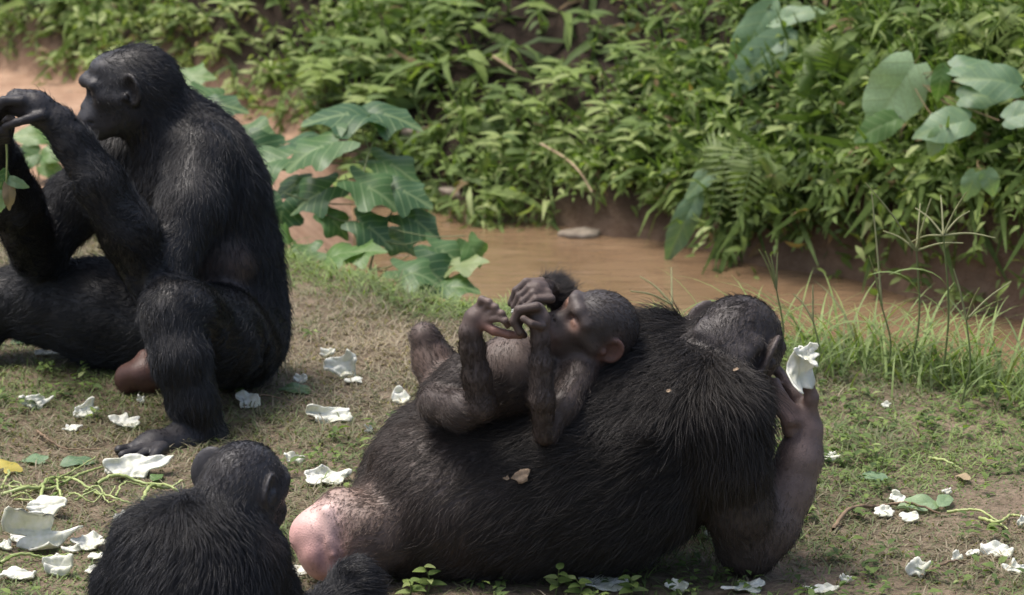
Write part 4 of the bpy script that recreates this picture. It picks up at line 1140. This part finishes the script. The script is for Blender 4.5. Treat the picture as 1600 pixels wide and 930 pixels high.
# ------------------------------------------------------------------ cabbage scraps, stalks, leaves and twigs on the ground
def cabbage_mat():
    b = NB('cabbage')
    co = b.coord()
    n = b.noise(co, 26, 4, .6)
    v = b.n('ShaderNodeTexWave', wave_type='BANDS'); b.l(co, v.inputs[0]); v.inputs['Scale'].default_value = 18; v.inputs['Distortion'].default_value = 9; v.inputs['Detail'].default_value = 3
    c = b.mix(b.ramp(n, [(.4, 0.0), (.75, 1.0)]), (.86, .86, .80), (.74, .74, .55))
    c = b.mix(b.math('MULTIPLY', v.outputs['Fac'], .18), c, (.62, .66, .45))
    b.set(color=c, rough=.42, spec=.45)
    tr = b.n('ShaderNodeBsdfTranslucent'); b.l(c, tr.inputs['Color'])
    mx = b.n('ShaderNodeMixShader'); mx.inputs[0].default_value = .25
    b.l(b.bsdf.outputs[0], mx.inputs[1]); b.l(tr.outputs[0], mx.inputs[2]); b.l(mx.outputs[0], b.out.inputs['Surface'])
    b.bump(b.math('ADD', n, b.math('MULTIPLY', v.outputs['Fac'], .5)), .45, .006)
    return b.m
CAB = cabbage_mat()
def crumpled(w, d, seed, curl=1.0, thick=.0025, ragged=.26, n=44, m=9):
    """torn piece of cabbage leaf: ragged outline, curled and creased, with thickness; w x d in metres, base at z = 0"""
    r = np.random.default_rng(seed)
    th = np.linspace(0, 2 * math.pi, n, endpoint=False)
    out = 1 + 0 * th
    for k in range(2, 7): out += ragged / k ** .8 * r.normal() * np.sin(k * th + r.uniform(0, 6.28))
    out += .018 * r.normal(size=n)
    out = np.clip(out, .35, 1.6)
    f = np.linspace(0, 1, m + 1)[1:]
    P = [(0.0, 0.0)] + [(ff * out[i] * math.cos(th[i]), ff * out[i] * math.sin(th[i])) for ff in f for i in range(n)]
    P = np.array(P)
    x, y = P[:, 0], P[:, 1]
    a1, a2 = r.uniform(0, 6.28), r.uniform(0, 6.28)
    rr2 = x * x + y * y
    u = x * math.cos(a1) + y * math.sin(a1)
    z = curl * (.26 * u * u + .20 * np.maximum(u, 0) ** 2 * r.uniform(.2, 1.6) + .10 * rr2)
    rx = wave_noise(np.stack([x, y, 0 * x], 1), 5, seed)
    z = z + .17 * rx[:, 0] + .34 * rr2 * np.clip(rx[:, 1], -1, 1) * .5 + .09 * wave_noise(np.stack([x, y, 0 * x], 1), 13, seed + 3)[:, 0] * (.3 + rr2)
    tt = np.arctan2(y, x); fr = np.sqrt(rr2)
    z = z + fr ** 2.2 * (.16 * np.sin(r.integers(4, 7) * tt + r.uniform(0, 6.28)) + .05 * np.sin(r.integers(7, 11) * tt + r.uniform(0, 6.28)))
    x = x + .14 * rx[:, 2] * rr2; y = y + .12 * rx[:, 1] * rr2
    V = np.stack([x * w / 2, y * d / 2, z * (w + d) / 4], 1)
    F3 = [(0, 1 + i, 1 + (i + 1) % n) for i in range(n)]
    F4 = [(1 + j * n + i, 1 + (j + 1) * n + i, 1 + (j + 1) * n + (i + 1) % n, 1 + j * n + (i + 1) % n) for j in range(m - 1) for i in range(n)]
    return V, F3, F4
def sheet_object(name, V, F3, F4, mat, thick, loc, rot=(0, 0, 0), ground_it=True):
    me = bpy.data.meshes.new(name)
    E = Matrix.Rotation(rot[2], 3, 'Z') @ Matrix.Rotation(rot[0], 3, 'X') @ Matrix.Rotation(rot[1], 3, 'Y')
    V = V @ np.array(E).T
    if ground_it: V = V - np.array([0, 0, np.percentile(V[:, 2], 4)])
    me.from_pydata([tuple(v) for v in V], [], list(F3) + list(F4)); me.update()
    for p in me.polygons: p.use_smooth = True
    me.materials.append(mat)
    o = link(name, me, None, tuple(loc))
    so = o.modifiers.new('thickness', 'SOLIDIFY'); so.thickness = thick; so.offset = 0
    return o
def ground_at(px, py):
    g = on_ground(px, py, 0.0)
    for _ in range(3): g = on_ground(px, py, float(height(g[0:1], g[1:2])[0]))
    return g
CABS = [  # px, py of the foot, width px, height px, upright (0 flat .. 1 standing), label, group
    (52, 640, 48, 26, .5, 'curled white cabbage scrap under the seated ape\'s far thigh, farthest from its foot', None),
    (133, 655, 42, 34, .8, 'saddle-shaped white cabbage scrap standing on edge under the seated ape\'s far thigh', None),
    (195, 670, 50, 22, .3, 'crumpled white cabbage scrap just behind the seated ape\'s toes', None),
    (112, 677, 24, 9, .1, 'small flat white cabbage flake beneath the saddle-shaped scrap', None),
    (221, 634, 13, 25, 1, 'narrow upright cabbage stub under the seated ape\'s crotch', None),
    (72, 558, 38, 8, .1, 'thin white cabbage shreds lying behind the seated ape\'s thrown-out leg', None),
    (208, 746, 96, 34, .55, 'long yellowish cabbage leaf piece lying against the seated ape\'s toes', None),
    (172, 745, 22, 36, .9, 'small standing cabbage shard at the tip of the seated ape\'s toes', None),
    (62, 858, 104, 74, .7, 'largest cabbage leaf, cupped and torn, among the green stalks', None),
    (74, 808, 74, 34, .6, 'folded cabbage leaf propped behind the largest cupped leaf', None),
    (140, 860, 54, 26, .4, 'rounded cabbage piece between the largest cupped leaf and the young ape', None),
    (90, 900, 56, 36, .6, 'fan-shaped cabbage piece in front of the largest cupped leaf', None),
    (26, 908, 56, 18, .2, 'frilly flat strip of cabbage beside the fan-shaped piece', None),
    (200, 824, 40, 30, .5, 'torn cabbage piece partly behind the young ape\'s back', None),
    (388, 638, 38, 24, .4, 'bright cabbage chunk beside the seated ape\'s heel', None),
    (406, 586, 19, 13, .3, 'tiny white cabbage crumb right behind the seated ape\'s rump', None),
    (470, 604, 20, 24, .8, 'small upright cabbage chip beside the dark green fallen leaf', None),
    (534, 590, 54, 44, .8, 'hook-shaped cabbage piece curling upward between the two adults', None),
    (512, 562, 22, 14, .5, 'small cabbage bit next to the hook-shaped piece', None),
    (552, 601, 30, 8, .1, 'flat beige cabbage sliver just below the hook-shaped piece', None),
    (516, 660, 80, 32, .5, 'wide crumpled cabbage leaf alone in the grass between the two adults', None),
    (577, 680, 12, 14, .7, 'tiny cabbage chip against the lying ape\'s hip', None),
    (626, 632, 38, 26, .5, 'cabbage piece half hidden behind the lying ape\'s hip', None),
    (458, 728, 34, 22, .6, 'grey-white cabbage shard right of the young ape\'s head', None),
    (508, 756, 74, 30, .4, 'curved yellowish cabbage rib between the young ape\'s head and the lying ape', None),
    (460, 908, 40, 20, .4, 'cabbage piece tucked under the pink rump', None),
    (1298, 722, 34, 12, .3, 'lone cabbage flake on bare straw beside the propped forearm', None),
    (1404, 788, 32, 18, .4, None, 'a'), (1422, 818, 32, 16, .4, None, 'a'), (1382, 810, 30, 16, .3, None, 'a'), (1480, 778, 14, 12, .5, None, 'a'),
    (1436, 904, 36, 32, .8, None, 'b'), (1496, 882, 18, 20, .8, None, 'b'), (1520, 874, 18, 9, .2, None, 'b'), (1560, 872, 52, 22, .4, None, 'b'), (1588, 898, 34, 20, .4, None, 'b'),
    (1597, 826, 16, 16, .6, None, 'b'),
    (1385, 641, 14, 11, .5, 'small white cabbage bit in the tall green grass at the bank', None),
    (1322, 916, 16, 14, .5, None, 'c'), (1286, 930, 42, 14, .3, None, 'c'), (1168, 926, 60, 18, .3, None, 'c'), (1058, 928, 38, 22, .7, None, 'c'), (945, 922, 78, 18, .25, None, 'c'),
    (1092, 828, 36, 32, .5, 'cabbage chunk seen through the gap under the lying ape\'s armpit', None),
    (1108, 846, 14, 20, .6, 'small bluish cabbage chip beside the lying ape\'s propped upper arm', None),
    (142, 900, 20, 10, .3, None, 'd'), (30, 850, 30, 12, .2, None, 'd'), (150, 878, 22, 10, .2, None, 'd'), (8, 862, 24, 14, .4, None, 'd'), (110, 868, 26, 16, .5, None, 'd'),
]
GL = dict(a=('small white cabbage scrap lying around the fallen olive leaf', 'cabbage scraps around the olive leaf'),
          b=('white cabbage scrap in the turf beyond the propped elbow, away from the olive leaf', 'cabbage scraps beyond the elbow'),
          c=('white cabbage scrap in the grass along the lying ape\'s belly and elbow', 'cabbage scraps in front of the lying ape'),
          d=('small cabbage crumb around the largest cupped cabbage leaf', 'cabbage crumbs by the cupped leaf'))
for i, (px, py, w, h, up, lab, grp) in enumerate(CABS):
    g = ground_at(px, py); s = scale_at(g[1])
    W = w / s; Hh = h / s
    dep = max(Hh * (1 - up) / .29 * .8, W * .45) if up < .5 else W * .55
    dep = min(dep, W * 1.1)
    V, F3, F4 = crumpled(W * .95, dep, 100 + i, curl=.5 + up)
    rx = -R(8 + 62 * up)
    rr = random.Random(i)
    o = sheet_object('cabbage_piece', V, F3, F4, CAB, .0045, g + np.array([0, .01, .006]), (rx * -1, rr.uniform(-.2, .2), rr.uniform(-.35, .35)))
    zs = [v.co.z for v in o.data.vertices]
    hh = max(zs) - min(zs)
    want = Hh * (.8 + .3 * up)
    f = min(max(want / max(hh, 1e-4), .3), 1.6)
    o.scale = (1, 1, f)
    tag(o, lab or GL[grp][0], 'cabbage', GL[grp][1] if grp else None)
# the piece in the lying ape's hand and the bite at the infant's mouth
V, F3, F4 = crumpled(.062, .085, 301, curl=1.3)
c = at(1247, 580, -2.19)
tag(sheet_object('cabbage_piece', V, F3, F4, CAB, .003, c, (R(80), R(10), R(20)), False), 'ruffled white cabbage leaf held up by the lying ape\'s finger', 'cabbage')
V, F3, F4 = crumpled(.050, .040, 302, curl=1.6)
o = sheet_object('cabbage_piece', V, F3, F4, CAB, .003, at(1258, 556, -2.195), (R(55), R(-25), R(60)), False); 
tag(o, 'frilled torn edge of cabbage above the lying ape\'s raised finger', 'cabbage')
V, F3, F4 = crumpled(.016, .012, 303, curl=1.0)
tag(sheet_object('cabbage_piece', V, F3, F4, CAB, .003, at(806, 487, -2.335), (R(60), 0, 0), False), 'tiny white cabbage bite between the infant\'s hands', 'cabbage')

# ---- green stalks: bent stripped stems
STALK = NB('stalk'); n = STALK.noise(STALK.coord(), 22, 4, .6); STALK.set(color=STALK.ramp(n, [(.3, (.20, .27, .075)), (.7, (.42, .47, .19))]), rough=.45); STALK = STALK.m
TWIG = NB('twig'); n = TWIG.noise(TWIG.coord(), 40, 4, .6); TWIG.set(color=TWIG.ramp(n, [(.3, (.10, .065, .04)), (.7, (.26, .18, .11))]), rough=.8); TWIG.bump(n, .5, .004); TWIG = TWIG.m
def lying(name, label, cat, pts, r0, r1, mat, lift=0.006, group=None):
    P = []
    for i, (px, py) in enumerate(pts):
        g = ground_at(px, py); g[2] += lift + (.012 if i % 2 else 0)
        P.append(g)
    P = curve_pts(P, 8 * len(pts)); o0 = P[0].copy(); o0[2] -= lift
    jit = np.random.default_rng(int(abs(P[0][0] * 1e4))).normal(size=P.shape) * .0012; jit[:, 2] = np.abs(jit[:, 2])
    tv, tf = tube(P - o0 + jit, r0, r1 * .7, 7)
    return tag(link(name, mesh_np(name, tv, tf, mat), None, tuple(o0)), label, cat, group)
SG = 'stripped green stalks by the cabbage heap'
for label, pts, r in (
    ('long green stalk looping from the toes towards the young ape\'s shoulder', [(150, 762), (182, 756), (225, 760), (260, 772), (288, 778)], .0045),
    ('green stalk bent into a loop near the seated ape\'s toes', [(60, 795), (72, 765), (96, 752), (120, 764), (150, 775), (175, 790), (205, 792)], .004),
    ('thick green stalk running along the ground behind the cupped cabbage', [(0, 780), (40, 776), (80, 768), (125, 755), (158, 735)], .005),
    ('thin pale stalk crossing the green loop', [(100, 790), (90, 765), (112, 742), (150, 728)], .003),
    ('short arched stalk against the young ape\'s shoulder', [(222, 790), (235, 774), (262, 768), (285, 764)], .0045),
    ('pale stalk pair lying in front of the fan-shaped cabbage', [(0, 885), (30, 880), (70, 876), (110, 880)], .004),
    ('hooked yellow stalk by the withered yellow leaf', [(2, 770), (14, 752), (10, 738), (26, 735)], .003),
    ('yellow-green stalk arching over straw beyond the propped forearm', [(1450, 720), (1480, 735), (1505, 740)], .0035),
    ('curled green stalk at the edge of the right-hand litter', [(1530, 815), (1560, 830), (1580, 810), (1600, 822)], .004),
    ('straight green stalk in the litter under the olive leaf', [(1480, 805), (1530, 812), (1575, 832)], .0035)):
    lying('green_stalk', label, 'stalk', pts, r, r * .7, STALK)
rs = random.Random(8)
for i in range(9):
    x0, y0 = rs.uniform(5, 200), rs.uniform(752, 800)
    pts = [(x0, y0)]
    for k in range(3): pts.append((pts[-1][0] + rs.uniform(12, 34), pts[-1][1] + rs.uniform(-14, 12)))
    lying('green_stalk', 'thin limp green stalk in the tangle of stalks by the cabbage heap', 'stalk', pts, .0024, .0016, STALK, group='thin stalks in the tangle')
lying('twig', 'thin bent brown twig behind the seated ape\'s toes', 'twig', [(58, 678), (74, 698), (100, 705), (158, 716)], .0032, .002, TWIG)
lying('twig', 'curved grey-brown twig running past the olive leaf', 'twig', [(1302, 832), (1330, 808), (1375, 796), (1420, 800), (1470, 808)], .0045, .003, TWIG)
lying('twig', 'short dark twig in the turf beside the standing cabbage scrap', 'twig', [(1440, 905), (1480, 893), (1510, 885)], .004, .002, TWIG)
lying('twig', 'slender stem trailing from the bright cabbage chunk by the heel', 'twig', [(382, 640), (410, 630), (450, 631)], .0025, .0018, TWIG)
# ---- loose leaves
def loose_leaf(px, py, size, kind, v, mat, head, label, lift=.012, tilt=.25, name='fallen_leaf', cat='leaf'):
    g = ground_at(px, py); s = size / scale_at(g[1])
    o = link(name, leaf_mesh(kind, v, mat), None)
    M = frames(np.array([[math.cos(R(head)), math.sin(R(head)), tilt * .3]]), np.array([[0, -tilt, 1.0]]))[0]
    m = Matrix(((M[0][0], M[1][0], M[2][0]), (M[0][1], M[1][1], M[2][1]), (M[0][2], M[1][2], M[2][2])))
    o.matrix_world = Matrix.Translation(Vector(tuple(g + np.array([0, 0, lift]) - .42 * s * M[0]))) @ m.to_4x4() @ Matrix.Scale(s, 4)
    return tag(o, label, cat)
DRY = leaf_material('dry_leaf', [(0, (.30, .21, .12)), (1, (.42, .33, .2))], .7, .2)
YEL = leaf_material('yellow_leaf', [(0, (.50, .40, .08)), (1, (.55, .48, .12))], .5, .3)
loose_leaf(462, 614, 52, 'oval', 1, BROAD, 150, 'dark green fallen leaf lying between the two adults')
loose_leaf(40, 538, 46, 'oval', 0, BROAD, 10, 'dark fallen leaf behind the seated ape\'s thrown-out leg')
loose_leaf(60, 725, 40, 'heart', 5, PALE, 160, 'small pale blue-green leaf left of the seated ape\'s toes')
loose_leaf(120, 728, 52, 'oval', 0, PALE, 20, 'dull green wilted leaf behind the stalks')
loose_leaf(245, 752, 34, 'oval', 2, BROAD, 80, 'bright green leaf beside the long cabbage piece')
loose_leaf(12, 742, 44, 'lobed', 1, YEL, 60, 'withered yellow leaf at the end of the stalks', .02, .5)
loose_leaf(1442, 800, 56, 'oval', 3, PALE, 200, 'wilted olive leaf lying among cabbage scraps', .02, .6)
loose_leaf(1476, 795, 40, 'oval', 2, PALE, 60, 'small folded half of the wilted olive leaf', .02, .8)
loose_leaf(1366, 752, 44, 'oval', 1, PALE, 160, 'narrow grey-green leaf on straw beyond the propped forearm')
loose_leaf(1505, 752, 30, 'oval', 2, DRY, 120, 'tan curled dry leaf on the straw above the olive leaf')
loose_leaf(770, 560, 30, 'oval', 1, DRY, 10, 'dry leaf lying behind the infant on the ground')

# ---- bits lying on the apes' coats, and the wilted plant in the seated ape's hand
from mathutils.bvhtree import BVHTree
def on_body(o, px, py):
    bv = BVHTree.FromPolygons([v.co + o.location for v in o.data.vertices], [tuple(p.vertices) for p in o.data.polygons])
    a = Vector((0, CAM_Y, CAM_Z)); d = (Vector(tuple(at(px, py, 0))) - a).normalized()
    h = bv.ray_cast(a, d)
    return np.array(h[0]), np.array(h[1])
DRYB = NB('dry_scrap'); n = DRYB.noise(DRYB.coord(), 60, 4, .6); DRYB.set(color=DRYB.ramp(n, [(.3, (.18, .12, .075)), (.7, (.36, .27, .18))]), rough=.8); DRYB = DRYB.m
def coat_bit(px, py, size, seed, label, lift=.012):
    p, n = on_body(female, px, py)
    V, F3, F4 = crumpled(size, size * .7, seed, curl=.3, n=16, m=4)
    M = frames(np.array([[1.0, 0, .25]]), np.array([n]))[0]
    V = V @ M
    o = sheet_object('dry_leaf_scrap', V, F3, F4, DRYB, .001, p + n * lift, (0, 0, 0), False)
    tag(o, label, 'leaf')
coat_bit(818, 745, .034, 401, 'crumpled dry brown leaf stuck to the lying ape\'s flank', .016)
coat_bit(795, 749, .011, 402, 'tiny dry flake beside the crumpled leaf on the flank', .016)
coat_bit(1143, 590, .011, 403, 'pale round speck in the fur of the lying ape\'s shoulder', .022)
coat_bit(1050, 620, .010, 404, 'thin pale sliver in the fur of the lying ape\'s upper back', .024)
root = at(8, 205, -1.0)
e = empty('wilted_plant', root, 'wilted leafy plant dangling from the seated ape\'s hand', 'plant')
tv, tf = tube(curve_pts([root, at(11, 240, -1.0), at(10, 285, -1.0)], 8), .0032, .002, 6); put('stem', tv, tf, STALK, e)
for k, (px, py, an, sz, me) in enumerate(((22, 284, -20, 36, leaf_mesh('oval', 2, PALE)), (2, 285, 250, 46, leaf_mesh('oval', 1, BROAD)), (14, 300, 272, 44, leaf_mesh('oval', 1, DRY)), (4, 310, 262, 34, leaf_mesh('oval', 3, PALE)))):
    s = sz / scale_at(-1.0, .4); a = R(an)
    d = np.array([math.cos(a), -.1, math.sin(a)])
    place_leaf(e, me, at(px, py, -1.0) - unit(d) * .42 * s, d, (.3, -1, .2), s, .8)
